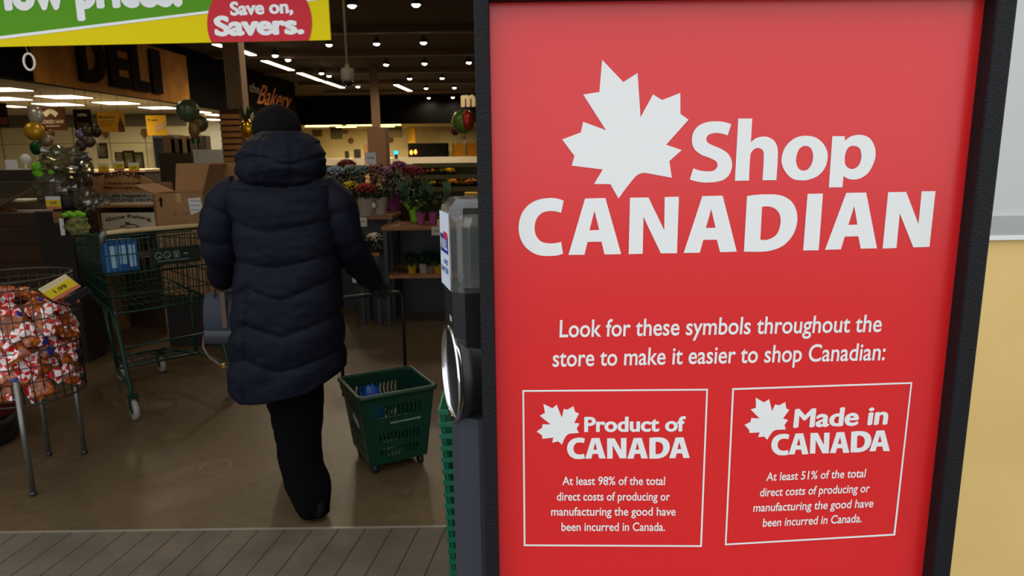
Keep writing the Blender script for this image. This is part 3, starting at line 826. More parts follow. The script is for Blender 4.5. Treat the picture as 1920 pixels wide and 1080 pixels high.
# trousers
def leg_rings(rows):
    out = []
    N = 36
    for i in range(N):
        t = i / (N - 1); py = rows[0][0] + (rows[-1][0] - rows[0][0]) * t
        for a, b in zip(rows, rows[1:]):
            if a[0] <= py <= b[0] + 1e-6:
                f = (py - a[0]) / (b[0] - a[0]); r = [x + (y - x) * f for x, y in zip(a, b)]; break
        _, L_, Rr, Yc = r
        A = hY(L_, py, Yc); Bq = hY(Rr, py, Yc); c = (A + Bq) / 2; hw = (Bq.x - A.x) / 2
        ring = []
        for k in range(40):
            th = 2 * PI * k / 40
            q = V((c.x + hw * math.cos(th), c.y + min(hw, .1) * 1.05 * math.sin(th), c.z))
            n = noise.noise(V((q.x * 10, q.y * 10, q.z * 16))) * .010
            ring.append(q + V((math.cos(th), math.sin(th), 0)) * n)
        out.append(ring)
    return out
mb = MB().loft(leg_rings([(600, 522, 628, 2.90), (690, 516, 611, 2.89), (760, 511, 604, 2.86), (830, 520, 602, 2.82), (870, 527, 606, 2.79), (905, 536, 618, 2.755), (935, 550, 619, 2.73), (960, 562, 617, 2.715)]))
mb.loft(leg_rings([(600, 458, 560, 2.92), (690, 492, 585, 2.96), (760, 505, 582, 3.02), (830, 523, 588, 3.12), (876, 535, 592, 3.19)]))
mb.shift(-PO).build('trousers', M_trou, per)
def shoe(c, ang, rz):
    mb = MB(); rings = []
    for y, w, h0, h1 in ((-.055, .018, .012, .06), (-.045, .032, .0, .085), (0, .035, 0, .09), (.06, .036, 0, .07), (.11, .043, 0, .055), (.155, .042, .002, .045), (.185, .03, .008, .036), (.198, .012, .014, .026)):
        rings.append([V((w * math.cos(t) * (1.0), y, (h0 + h1) / 2 + (h1 - h0) / 2 * math.sin(t) * (1 if math.sin(t) > 0 else 1))) for t in [2 * PI * k / 20 for k in range(20)]])
    mb.loft(rings); mb.xf(Matrix.Translation(c) @ Matrix.Rotation(rz, 4, 'Z') @ Matrix.Rotation(ang, 4, 'X'))
    return mb.shift(-PO).build('shoe', M_shoe, per)
sr = hY(594, 974, 2.70)
shoe(V((sr.x, 2.71, .016)), -.06, .32)
shoe(V((ankL.x, 3.2, .004)), 0.0, .1)

# ------------------------------------------------------------------ handbag hanging from the left arm
BG = V((-1.285, 3.10, .675))
bag = thing('handbag', 'slate blue leather handbag with brown straps hanging from the person\'s arm', 'bag', BG)
M_bag = mat('slate blue leather', (40, 45, 56), rough=.5, spec=.25, bump=.3, bscale=120)
M_strap = mat('brown leather strap', (84, 58, 44), rough=.5)
mb = MB(); rings = []
for z, w, d in ((0.0, .10, .05), (.02, .112, .058), (.10, .112, .058), (.17, .108, .05), (.215, .10, .03), (.225, .09, .012)):
    rings.append([V((w * math.copysign(abs(math.cos(t)) ** .35, math.cos(t)), d * math.copysign(abs(math.sin(t)) ** .5, math.sin(t)), z)) for t in [2 * PI * k / 48 for k in range(48)]])
mb.loft(rings).build('bag_body', M_bag, bag)
rings = []
for z, s_ in ((-.004, 1.0), (.0, 1.05), (.055, 1.03), (.058, 1.0)):
    w, d = (.112 * s_, .058 * s_)
    rings.append([V((w * math.copysign(abs(math.cos(t)) ** .35, math.cos(t)), d * math.copysign(abs(math.sin(t)) ** .5, math.sin(t)), z)) for t in [2 * PI * k / 48 for k in range(48)]])
MB().loft(rings).build('bottom_panel', mat('near black leather', (36, 38, 46), rough=.45), bag)
MB().box(-.012, .012, -.064, -.056, .07, .235, .003).build('front_strap', M_strap, bag)
for sy in (-1, 1):
    pts = [(-.05, sy * .03, .19), (-.045, sy * .034, .25), (-.02 , sy * .03 - .02, .335), (.02, sy * .03 - .02, .345), (.05, sy * .034, .25), (.055, sy * .03, .19)]
    MB().tube(pts, .007, 8).build('handle', M_strap, bag)
pts = [(-.113, -.03, .03), (-.112, -.05, -.02), (-.085, -.06, -.065), (-.04, -.06, -.10), (.0, -.06, -.115), (.03, -.05, -.11)]
ls = MB().tube(pts, .006, 6).build('long_strap', M_strap, bag)
MB().box(-.03, -.016, -.067, -.053, -.116, -.092, .003).build('clasp', mat('gold', (214, 160, 70), rough=.25, metal=1.0), ls)

# ------------------------------------------------------------------ green rolling basket
RB = V((-.624, 3.285, 0))
rb = thing('rolling_basket', 'deep green plastic basket on wheels pulled along by the person', 'basket', RB, R_(27.8))
M_rb = mat('deep green plastic', (5, 52, 38), rough=.34, spec=.4)
Hh_ = .405
def rbw(z):
    t = (z - .05) / (Hh_ - .05); return .142 + .040 * t, .150 + .026 * t, t
def wall_pt(side, s, z):
    w, d, t = rbw(z)
    if side == 0: return V((s * w, -d, z))
    if side == 1: return V((w, s * d, z))
    if side == 2: return V((-s * w, d, z))
    return V((-w, -s * d, z))
body = MB(); th = .004
NRM = [V((0, -1, 0)), V((1, 0, 0)), V((0, 1, 0)), V((-1, 0, 0))]
def slab(side, s0, s1, z0, z1):
    n = NRM[side] * th
    a = [wall_pt(side, s0, z0), wall_pt(side, s1, z0), wall_pt(side, s1, z1), wall_pt(side, s0, z1)]
    vs = a + [p - n for p in a]
    body.add(vs, [(0, 1, 2, 3), (7, 6, 5, 4), (0, 4, 5, 1), (1, 5, 6, 2), (2, 6, 7, 3), (3, 7, 4, 0)])
rowsz = [(.05, .085, 0), (.085, .13, 1), (.13, .16, 0), (.16, .205, 1), (.205, .285, 0), (.285, .345, 1), (.345, .40, 0)]
for sd in range(4):
    for z0, z1, sl in rowsz:
        if not sl: slab(sd, -1, 1, z0, z1); continue
        slab(sd, -1, -.62, z0, z1); slab(sd, .68, 1, z0, z1)
        n = 11
        for k in range(n):
            s0 = -.62 + 1.3 * (k + .48) / n; s1 = -.62 + 1.3 * (k + 1) / n
            zm = (z0 + z1) / 2; sh = .035
            nn = NRM[sd] * th
            for za, zb_, da, db in ((z0, zm, 0, sh), (zm, z1, sh, 0)):
                a = [wall_pt(sd, s0 + da, za), wall_pt(sd, s1 + da, za), wall_pt(sd, s1 + db, zb_), wall_pt(sd, s0 + db, zb_)]
                vs = a + [p - nn for p in a]
                body.add(vs, [(0, 1, 2, 3), (7, 6, 5, 4), (0, 4, 5, 1), (1, 5, 6, 2), (2, 6, 7, 3), (3, 7, 4, 0)])
        slab(sd, -.62, -.60, z0, z1)
w, d, _ = rbw(.05); body.box(-w, w, -d, d, .05, .056)
body.build('basket_body', M_rb, rb)
mb = MB()
w, d, _ = rbw(Hh_)
def rrect(hw, hd, r, z, n=6):
    out = []
    for cx, cy, a0 in ((hw - r, hd - r, 0), (-hw + r, hd - r, 90), (-hw + r, -hd + r, 180), (hw - r, -hd + r, 270)):
        for k in range(n + 1):
            a = R_(a0 + 90 * k / n); out.append(V((cx + r * math.cos(a), cy + r * math.sin(a), z)))
    return out
mb.loft([rrect(w - .004, d - .004, .02, .39), rrect(w + .014, d + .014, .03, .388), rrect(w + .018, d + .018, .034, .398), rrect(w + .014, d + .014, .03, .409), rrect(w - .002, d - .002, .02, .410), rrect(w - .004, d - .004, .02, .39)], smooth=True, cap=False)
mb.build('rim', M_rb, rb)
vs, fs, tw = text_flat('PLEASE DO NOT REMOVE FROM STORE', .015)
mb = MB(); _w, _d, _ = rbw(.25)
mb.add([(-.04 + v.x / tw * .15, -_d - .0015, .25 + v.y * .008) for v in vs], fs)
mb.build('printed_line', mat('faded white print', (170, 190, 184), rough=.5), rb)
mb = MB(); mb.prism([(-.05, .17), (.03, .19), (.05, .215), (-.03, .2)], -.001, .001)
mb.xf(Matrix.Translation((-_w - .002, -.02, .05)) @ Matrix.Rotation(PI / 2, 4, 'Z')).build('side_sticker', MATS['faded white print'], rb)
for sx in (-1, 1):
    for sy in (-1, 1):
        c = (sx * .115, sy * .12, .025)
        wl = MB().lathe([(.010, -.012), (.024, -.011), (.025, 0), (.024, .011), (.010, .012)], 20, mtx=Matrix.Rotation(PI / 2, 4, 'Y')).build('wheel', mat('black rubber', (18, 18, 18), rough=.6), rb, c)
        MB().box(-.015, .015, -.008, .008, .004, .03).build('fork', M_blk, wl)
hd = MB(); xh = .165; yh = .19
hp = [(-xh, yh, .30), (-xh, yh, .70), (-xh, yh, .765)]
for k in range(6):
    a = PI - PI / 2 * (k / 5); hp.append((-xh + .035 + .035 * math.cos(a), yh, .77 + .035 * math.sin(a)))
for k in range(6):
    a = PI / 2 - PI / 2 * (k / 5); hp.append((xh - .035 + .035 * math.cos(a), yh, .77 + .035 * math.sin(a)))
hp += [(xh, yh, .70), (xh, yh, .30)]
hd.tube(hp, .0095, 12).build('pull_handle', mat('black enamelled tube', (20, 20, 20), rough=.3), rb)
for sx in (-1, 1):
    MB().box(sx * xh - .016, sx * xh + .016, yh - .02, yh + .014, .34, .405, .004).build('handle_bracket', M_rb, rb)
q = hZ(690, 728, .32)
bl = thing('blue_packet', 'crumpled bright blue packet lying inside the rolling basket', 'packet', (q.x, q.y, .057))
mb = MB().ball((0, 0, .15), .1, .75, .45, 1.5, 14, 10, jit=.1); mb.build('packet', mat('bright blue film', (24, 86, 190), rough=.3), bl)

# ------------------------------------------------------------------ shopping cart
CO = V((-2.293, 4.369, 0))
ct = thing('shopping_cart', 'dark green wire shopping cart standing behind the person', 'cart', CO, R_(43.5))
ROT = Matrix.Rotation(R_(43.5), 4, 'Z')
bR = [(-.31, -.25), (.31, -.25)]
def rim(s, y):   # s -1..1, y along
    t = (y + .25) / .82; return V((s * (.305 - .03 * t), y, 1.065 - .065 * t))
def bot(s, y):
    t = (y + .22) / .75; return V((s * (.29 - .04 * t), y, .60 + .05 * t))
Y0, Y1 = -.25, .57; B0, B1 = -.235, .55
mb = MB()
mb.tube([rim(-1, Y0), rim(-1, Y1), rim(1, Y1), rim(1, Y0)], .0075, 8, closed=True)
mb.tube([bot(-1, B0), bot(-1, B1), bot(1, B1), bot(1, B0)], .0065, 8, closed=True)
def blend(s, u, k):      # u 0 bottom .. 1 rim, k 0 rear .. 1 front
    a = bot(s, B0 + (B1 - B0) * k); b = rim(s, Y0 + (Y1 - Y0) * k); return a + (b - a) * u
for s in (-1, 1):
    for u in (.2, .4, .62, .84): mb.tube([blend(s, u, 0), blend(s, u, 1)], .0042, 6)
    for i in range(17): mb.tube([blend(s, 0, i / 16), blend(s, 1, i / 16)], .0026, 5)
for i in range(13):
    s = -1 + 2 * i / 12; mb.tube([blend(s, 0, 1), blend(s, 1, 1)], .0028, 5)
    mb.tube([bot(s, B0), bot(s, B1)], .0028, 5)
for u in (.25, .5, .75): mb.tube([blend(-1, u, 1), blend(1, u, 1)], .004, 6)
for k in (.2, .4, .6, .8):
    y = B0 + (B1 - B0) * k; mb.tube([bot(-1, y), bot(1, y)], .004, 6)
mb.build('wire_basket', M_cart, ct)
mb = MB()
for i in range(21):
    s = -1 + 2 * i / 20; mb.tube([blend(s, 0, 0), blend(s, .93, 0)], .003, 5)
for u in (.22, .5, .74, .93): mb.tube([blend(-1, u, 0), blend(1, u, 0)], .0038, 6)
gate = mb.build('rear_gate', M_cart, ct)
# child seat inside the gate
mb = MB()
for i in range(11):
    s = -.92 + 1.84 * i / 10
    mb.tube([(s * .29, -.24, .83), (s * .28, -.07, .80), (s * .285, -.03, 1.03)], .0028, 5)
mb.tube([(-.27, -.07, .80), (.27, -.07, .80)], .005, 6); mb.tube([(-.27, -.03, 1.03), (.27, -.03, 1.03)], .005, 6)
mb.build('child_seat', M_cart, ct)
sg = MB().box(-.07, .225, -.275, -.262, .86, .965, .004).build('seat_panel', mat('dark green panel', (8, 26, 22), rough=.4), ct)
mb = MB()
def ringp(cx, cz, r, t, n=28):
    o_ = [(cx + r * math.cos(2*PI*k/n), cz + r * math.sin(2*PI*k/n)) for k in range(n)]
    i_ = [(cx + (r - t) * math.cos(2*PI*k/n), cz + (r - t) * math.sin(2*PI*k/n)) for k in range(n)]
    return [o_, i_]
polys = []
for cx in (-.02, .03):
    polys += ringp(cx, .92, .021, .004)
    polys.append([(cx - .008, .906), (cx - .002, .906), (cx + .004, .918), (cx + .012, .912), (cx + .012, .918), (cx + .002, .928), (cx - .001, .922), (cx - .004, .934), (cx - .010, .934), (cx - .006, .918)])
polys += [[(.068, .90), (.10, .90), (.10, .94), (.068, .94)], [(.072, .904), (.096, .904), (.096, .936), (.072, .936)]]
polys.append([(.078, .906), (.088, .906), (.088, .93), (.078, .93)])
polys.append([(.125, .916), (.15, .916), (.15, .924), (.125, .924)])
polys.append([(-.03, .884), (.16, .884), (.16, .888), (-.03, .888)])
vs, fs = curve_fill(polys); mb.add([(v.x, -.2762, v.y) for v in vs], fs)
mb.build('safety_symbols', mat('grey green print', (120, 140, 132), rough=.5), sg)
MB().tube([(-.285, -.29, 1.082), (-.2, -.30, 1.085), (.2, -.30, 1.085), (.295, -.29, 1.082)], .013, 12).build('push_handle', mat('tan handle sleeve', (190, 166, 118), rough=.5), ct)
for s in (-1, 1):
    MB().tube([(s * .30, -.245, 1.02), (s * .302, -.27, 1.065), (s * .295, -.292, 1.083)], [.013, .017, .016], 10).build('handle_bracket', mat('grey bracket', (118, 120, 122), rough=.45), ct)
fr = MB()
for s in (-1, 1):
    fr.tube([(s * .27, .36, .63), (s * .28, -.20, .60), (s * .285, -.26, .56), (s * .287, -.40, .20), (s * .287, -.432, .13)], .012, 8)
    fr.tube([(s * .275, -.13, .60), (s * .282, -.31, .36), (s * .287, -.39, .205)], .008, 8)
    fr.tube([(s * .287, -.40, .19), (s * .25, .0, .205), (s * .14, .40, .175), (s * .13, .432, .15)], .011, 8)
    fr.tube([(s * .26, .10, .62), (s * .24, .03, .21)], .011, 8)
fr.tube([(-.235, .0, .205), (.235, .0, .205)], .009, 8); fr.tube([(-.14, .40, .175), (.14, .40, .175)], .009, 8)
fr.tube([(-.275, -.2, .38), (.275, -.2, .38)], .007, 8)
for k in range(6):
    s = -1 + 2 * k / 5; fr.tube([(s * .235, .0, .21), (s * .14, .40, .18)], .004, 6)
for k in (.12, .24): fr.tube([(-.2, k, .195), (.2, k, .195)], .004, 6)
fr.build('chassis', M_cart, ct)
for nm, x, y in (('A', -.287, -.432), ('D', .287, -.432), ('B', -.13, .432), ('C', .13, .432)):
    wl = MB().lathe([(.02, -.014), (.056, -.014), (.062, -.009), (.062, .009), (.056, .014), (.02, .014)], 28, mtx=Matrix.Rotation(PI / 2, 4, 'Y') ).build('wheel', mat('pale grey tyre', (150, 146, 138), rough=.6), ct, (x, y, .062))
    MB().lathe([(.004, -.016), (.028, -.0155), (.028, .0155), (.004, .016)], 18, mtx=Matrix.Rotation(PI / 2, 4, 'Y')).build('hub', M_blk, wl)
    mb = MB()
    for s in (-1, 1): mb.bar((s * .02, 0, 0), (s * .02, 0, .085), .006, .03, up=(0, 1, 0))
    mb.box(-.026, .026, -.018, .018, .072, .09)
    mb.build('fork', M_cart, wl)
q = CO + ROT @ V((-.19, -.15, .835))
bp_ = thing('blue_pack', 'shrink-wrapped blue pack sitting in the seat of the green cart', 'packet', (q.x, q.y, q.z), R_(43.5))
pk = MB().box(-.095, .085, -.055, .055, 0, .19, .012).build('wrap', mat('sky blue wrap', (44, 112, 172), rough=.3, col2=(26, 82, 150), vscale=12), bp_)
mb = MB()
for k in range(3): mb.box(-.07 + k * .05, -.035 + k * .05, -.0565, -.0555, .03 + .02 * (k % 2), .16)
mb.build('pale_print', mat('pale blue print', (170, 206, 228), rough=.4), pk)

# ------------------------------------------------------------------ round wire bin of sweets
RC = V((-2.29, 3.16, 0)); RR = .232
bn = thing('wire_bin', 'round wire bin on four dark legs heaped with bags of sweets', 'bin', RC)
mb = MB()
def circ_pts(r, z, n=40): return [(r * math.cos(2 * PI * k / n), r * math.sin(2 * PI * k / n), z) for k in range(n)]
ZB, ZTp = .42, .975
mb.tube(circ_pts(RR, ZTp), .0065, 8, closed=True); mb.tube(circ_pts(RR, ZTp - .035), .0028, 6, closed=True)
z = ZTp - .105
while z > ZB + .02:
    mb.tube(circ_pts(RR, z), .0024, 6, closed=True); z -= .07
mb.tube(circ_pts(RR, ZB), .0045, 8, closed=True)
for k in range(36):
    a = 2 * PI * k / 36
    mb.tube([(RR * math.cos(a), RR * math.sin(a), ZTp), (RR * math.cos(a), RR * math.sin(a), ZB)], .0022, 5)
for k in range(-3, 4):
    h = math.sqrt(max(RR**2 - (k * .07) ** 2, 0)); mb.tube([(k * .07, -h, ZB + .06), (k * .07, h, ZB + .06)], .0024, 5); mb.tube([(-h, k * .07, ZB + .058), (h, k * .07, ZB + .058)], .0024, 5)
mb.build('wire_basket', M_wire, bn)
for a in (74, -64.6, 116, -116):
    x, y = (RR + .01) * math.cos(R_(a)), (RR + .01) * math.sin(R_(a))
    lg = MB().tube([(x, y, .012), (x, y, ZB + .12)], .0125, 12).build('leg', M_steel, bn)
    MB().lathe([(.014, 0), (.015, .006), (.014, .02)], 14, c=(x, y, 0)).build('foot_cap', M_blk, lg)
def candy_material():
    m = bpy.data.materials.new('sweet bag print'); m.use_nodes = True
    nt = m.node_tree; L = nt.links.new; b = nt.nodes['Principled BSDF']; b.inputs['Roughness'].default_value = .28
    tc = nt.nodes.new('ShaderNodeTexCoord'); oi = nt.nodes.new('ShaderNodeObjectInfo')
    mp = nt.nodes.new('ShaderNodeMapping'); mp.inputs['Rotation'].default_value = (.4, .3, .78)
    L(tc.outputs['Object'], mp.inputs['Vector'])
    ck = nt.nodes.new('ShaderNodeTexChecker'); ck.inputs['Scale'].default_value = 34; ck.inputs[1].default_value = rgb((206, 34, 36)); ck.inputs[2].default_value = rgb((240, 226, 220))
    L(mp.outputs[0], ck.inputs[0])
    ad = nt.nodes.new('ShaderNodeVectorMath'); ad.operation = 'ADD'; L(tc.outputs['Object'], ad.inputs[0])
    cm = nt.nodes.new('ShaderNodeCombineXYZ'); 
    for i in range(3): 
        mu = nt.nodes.new('ShaderNodeMath'); mu.operation = 'MULTIPLY'; mu.inputs[1].default_value = (7.3, 13.1, 3.7)[i]; L(oi.outputs['Random'], mu.inputs[0]); L(mu.outputs[0], cm.inputs[i])
    L(cm.outputs[0], ad.inputs[1])
    n = nt.nodes.new('ShaderNodeTexNoise'); n.inputs['Scale'].default_value = 9; n.inputs['Detail'].default_value = 1; L(ad.outputs[0], n.inputs['Vector'])
    r = nt.nodes.new('ShaderNodeValToRGB'); r.color_ramp.interpolation = 'CONSTANT'
    r.color_ramp.elements[0].position = 0; r.color_ramp.elements[0].color = (0, 0, 0, 1); r.color_ramp.elements[1].position = .5; r.color_ramp.elements[1].color = (1, 1, 1, 1)
    L(n.outputs['Fac'], r.inputs[0])
    n2 = nt.nodes.new('ShaderNodeTexVoronoi'); n2.inputs['Scale'].default_value = 40; L(ad.outputs[0], n2.inputs['Vector'])
    r2 = nt.nodes.new('ShaderNodeValToRGB'); r2.color_ramp.elements[0].color = rgb((206, 112, 40)); r2.color_ramp.elements[1].color = rgb((120, 52, 22)); r2.color_ramp.elements[1].position = .6
    L(n2.outputs['Distance'], r2.inputs[0])
    mx = nt.nodes.new('ShaderNodeMixRGB'); L(r.outputs[0], mx.inputs[0]); L(r2.outputs[0], mx.inputs[1]); L(ck.outputs[0], mx.inputs[2])
    r3_ = nt.nodes.new('ShaderNodeValToRGB'); r3_.color_ramp.interpolation = 'CONSTANT'
    r3_.color_ramp.elements[0].color = (0, 0, 0, 1); r3_.color_ramp.elements[1].position = .72; r3_.color_ramp.elements[1].color = (1, 1, 1, 1)
    n3 = nt.nodes.new('ShaderNodeTexNoise'); n3.inputs['Scale'].default_value = 14; n3.inputs['Detail'].default_value = 0; L(ad.outputs[0], n3.inputs['Vector']); L(n3.outputs['Fac'], r3_.inputs[0])
    mx2 = nt.nodes.new('ShaderNodeMixRGB'); mx2.inputs[2].default_value = rgb((34, 40, 110)); L(r3_.outputs[0], mx2.inputs[0]); L(mx.outputs[0], mx2.inputs[1])
    L(mx2.outputs[0], b.inputs['Base Color'])
    return m
M_candy = candy_material()
def pillow(w, h, d, seed):
    rd = random.Random(seed); n = 14; vs = []; fs = []
    for side in (1, -1):
        for i in range(n + 1):
            for j in range(n + 1):
                u = -1 + 2 * i / n; v = -1 + 2 * j / n
                e = max(0, (1 - u**4) * (1 - v**4)) ** .6
                k = noise.noise(V((u * 2.2 + seed, v * 2.2, side))) * .35 + noise.noise(V((u * 5 + seed, v * 5, side * 2))) * .15
                vs.append((u * w * (1 - .06 * abs(v) ** 2), v * h * (1 - .05 * abs(u) ** 2), side * d * e * (1 + k) + .006 * noise.noise(V((u * 3, v * 3, seed)))))
        o_ = 0 if side == 1 else (n + 1) ** 2
        for i in range(n):
            for j in range(n):
                a = o_ + i * (n + 1) + j; fs.append((a, a + 1, a + n + 2, a + n + 1) if side == 1 else (a, a + n + 1, a + n + 2, a + 1))
    return MB().add(vs, fs, True)
protos = [pillow(.055, .075, .024, s).build('sweet_bag', M_candy) for s in range(4)]
lay = []
rd = random.Random(5)
for li, zz in enumerate((.505, .56, .615, .67, .725, .775)):
    for k in range(9):
        a = 2 * PI * (k + .5 * (li % 2)) / 9 + rd.uniform(-.1, .1); lay.append((.185 * math.cos(a), .185 * math.sin(a), zz + rd.uniform(-.012, .012), a))
    if li > 2:
        for k in range(3):
            a = 2 * PI * k / 3 + li; lay.append((.075 * math.cos(a), .075 * math.sin(a), zz, a))
for k in range(5):
    a = -PI / 2 + k * 1.25; lay.append((.14 * math.cos(a), .14 * math.sin(a), .82 + .01 * k, a))
lay += [(.165, .06, .86, .2), (.02, .08, .865, 1.5), (-.1, .05, .85, 2.5)]
for i, (x, y, z, a) in enumerate(lay):
    src = protos[i % 4]
    if i < 4: o = src
    else: o = src.copy(); COL.objects.link(o)
    o.location = RC + V((x, y, z)); 
    o.rotation_mode = 'XYZ'; o.rotation_euler = (rd.uniform(.7, 1.4), rd.uniform(-.5, .5), a + PI / 2 + rd.uniform(-.35, .35))
    if z > .8: o.rotation_euler[0] = rd.uniform(.0, .7)
    tag(o, 'crinkled red, white and orange sweet bag heaped in the round wire bin', 'sweets', 'bags of sweets in the wire bin')
o.rotation_euler = (1.35, .1, 0)
# price card clipped on the rim
q = hY(112, 540, 3.05)
pc = thing('price_card', 'tilted yellow and cream price card clipped to the rim of the wire bin', 'sign', (q.x, q.y, q.z), R_(8))
TL = Matrix.Rotation(R_(-28), 4, 'Y') @ Matrix.Rotation(R_(35), 4, 'X')
def card(parent, w, h, tl, top=(232, 214, 170), mid=(236, 206, 40), low=(214, 120, 90), txt='1.99'):
    c = MB().box(-w/2, w/2, 0, .002, -h/2, h/2).xf(tl).build('card', mat('card cream %d' % top[0], top, rough=.5), parent)
    MB().box(-w/2, w/2, -.0008, 0, -h*.3, h*.22).xf(tl).build('yellow_band', mat('card yellow', mid, rough=.5), c)
    MB().box(-w/2, w/2, -.0008, 0, -h/2, -h*.3).xf(tl).build('red_band', mat('card red', low, rough=.5), c)
    vs, fs, tw = text_flat(txt, .02)
    mb = MB(); mb.add([(-w*.22 + v.x / tw * w * .44, -.0015, -h*.14 + v.y * h * .22) for v in vs], fs); mb.xf(tl).build('price', mat('dark print', (40, 32, 20), rough=.6), c)
card(pc, .135, .09, TL)
tg = thing('display_tag', 'small dark tag with pale lettering under the yellow price card', 'sign', tuple(hY(146, 553, 3.1)), R_(4))
t_ = MB().box(-.06, .06, 0, .003, -.018, .018).xf(TL).build('tag_board', M_blk, tg)
tg.location.z -= .004
# red tub in the corner
q = hZ(-12, 850, 0)
tb = thing('red_tub', 'deep red tub on a black base half hidden behind the wire bin', 'tub', (q.x - .22, q.y + .14, 0))
MB().lathe([(.20, 0), (.215, .02), (.215, .15)], 32).build('base', M_blk, tb)
MB().lathe([(.20, .15), (.235, .165), (.245, .30), (.25, .31), (.235, .31), (.225, .18), (0.001, .175)], 32).build('tub', mat('deep red plastic', (120, 20, 30), rough=.4), tb)
# ------------------------------------------------------------------ lamps of the shop
def lamp_mat(name, col, s):
    return mat(name, col, rough=.5, emit=col, estr=s)
M_tube = lamp_mat('lit white diffuser', (255, 240, 205), 7)
M_warm = lamp_mat('lit warm diffuser', (255, 214, 104), 9)
M_spot = lamp_mat('lit spot lens', (255, 240, 214), 40)
M_hous = mat('lamp housing', (60, 52, 42), rough=.6)
rows = [('nearest', [(660, 12), (780, 10)]), ('second', [(617, 85), (706, 83), (794, 81)]), ('third', [(724, 122), (796, 120), (879, 118)]), ('fourth', [(768, 148), (829, 147)]), ('fifth', [(799, 166), (852, 165)]), ('sixth', [(804, 184), (849, 183)])]
sp0 = None
OR3 = ['first', 'second', 'third']
def spot(px, py, label, k=1.0):
    global sp0
    q = hZ(px, py, ZC - .16)
    if sp0 is None:
        sp0 = thing('ceiling_spot', label, 'lamp', (q.x, q.y, ZC), 0, 'round spot lamps under the shop ceiling')
        MB().lathe([(.02, 0), (.02, -.06), (.075, -.065), (.085, -.155), (.078, -.155), (.07, -.12), (.001, -.12)], 20, cap=False).build('housing', M_hous, sp0)
        MB().ball((0, 0, -.15), .062, 1, 1, .6, 14, 8).build('lens', M_spot, sp0)
    else:
        dup(sp0, (q.x, q.y, ZC), None, label)
for nm, ps in rows:
    for i, (x, y) in enumerate(ps):
        spot(x, y, 'round white spot lamp, %s from the banner in the %s ceiling row' % (OR3[i], nm))
for (x, y), l in (((516, 105), 'small round spot lamp just right of the brown pillar, the higher of its pair'), ((540, 113), 'small round spot lamp just right of the brown pillar, the lower of its pair'), ((603, 138), 'small round spot lamp above the strip lights, the left of a pair'), ((617, 143), 'small round spot lamp above the strip lights, the right of a pair'), ((671, 163), 'lone round spot lamp beside the hanging white camera')):
    spot(x, y, l)
# the same lamps go on towards the entrance, above the edge of the picture
def lamp_light(o, power):
    l = bpy.data.lights.new('spot_light', 'SPOT'); l.energy = power; l.color = (1.0, .82, .58); l.spot_size = R_(165); l.spot_blend = .5; l.shadow_soft_size = .12
    lo = bpy.data.objects.new('spot_light', l); COL.objects.link(lo); lo.parent = o; lo.location = (0, 0, -.22)
for o_ in [x for x in COL.objects if x.name.startswith('ceiling_spot')]: lamp_light(o_, 90)
OX = ['left end', 'middle', 'right end']
for ry, nm in ((4.6, 'first row inside the door'), (9.4, 'second row inside the door')):
    for i, x in enumerate((-5.6, -2.6, 0.4)):
        n_ = dup(sp0, (x, ry, ZC), None, 'round spot lamp at the %s of the %s' % (OX[i], nm))
        for c_ in list(n_.children):
            if c_.type == 'LIGHT': bpy.data.objects.remove(c_)
        lamp_light(n_, 34 if ry < 6 else 85)
def area_in(o, hw, hd, power, col, z):
    l = bpy.data.lights.new('panel_light', 'AREA'); l.shape = 'RECTANGLE'; l.size = 2 * hw; l.size_y = 2 * hd; l.energy = power; l.color = col
    lo = bpy.data.objects.new('panel_light', l); COL.objects.link(lo); lo.parent = o; lo.location = (0, 0, z)
def tube_light(a, b, z, label, k):
    A = hZ(*a, z - .05); B = hZ(*b, z - .05)
    c = (A + B) / 2; d = B - A
    t = thing('strip_light', label, 'lamp', (c.x, c.y, z), 0, 'strip lights along the black bulkhead')
    h = d.length / 2; ang = math.atan2(d.y, d.x)
    MB().box(-h, h, -.09, .09, -.045, 0).xf(Matrix.Rotation(ang, 4, 'Z')).build('housing', M_hous, t)
    for s in (-.7, .7): MB().tube([(s * h * math.cos(ang), s * h * math.sin(ang), -.01), (s * h * math.cos(ang), s * h * math.sin(ang), .125)], .008, 6).build('hanger', M_hous, t)
    MB().box(-h + .01, h - .01, -.08, .08, -.055, -.044).xf(Matrix.Rotation(ang, 4, 'Z')).build('diffuser', M_tube, t)
for i, (a, b) in enumerate((((404, 83), (420, 88)), ((443, 92), (475, 104)), ((495, 114), (547, 132)), ((561, 137), (603, 152)), ((608, 153), (643, 165)))):
    tube_light(a, b, ZC - .125, 'long white strip light over the bakery sign, %s from the brown pillar' % ['nearest left', 'first', 'second', 'third', 'farthest'][i], i)
tube_light((742, 159), (769, 171), ZC - .125, 'lone white strip light among the round spots near the slim far pillar', 0)
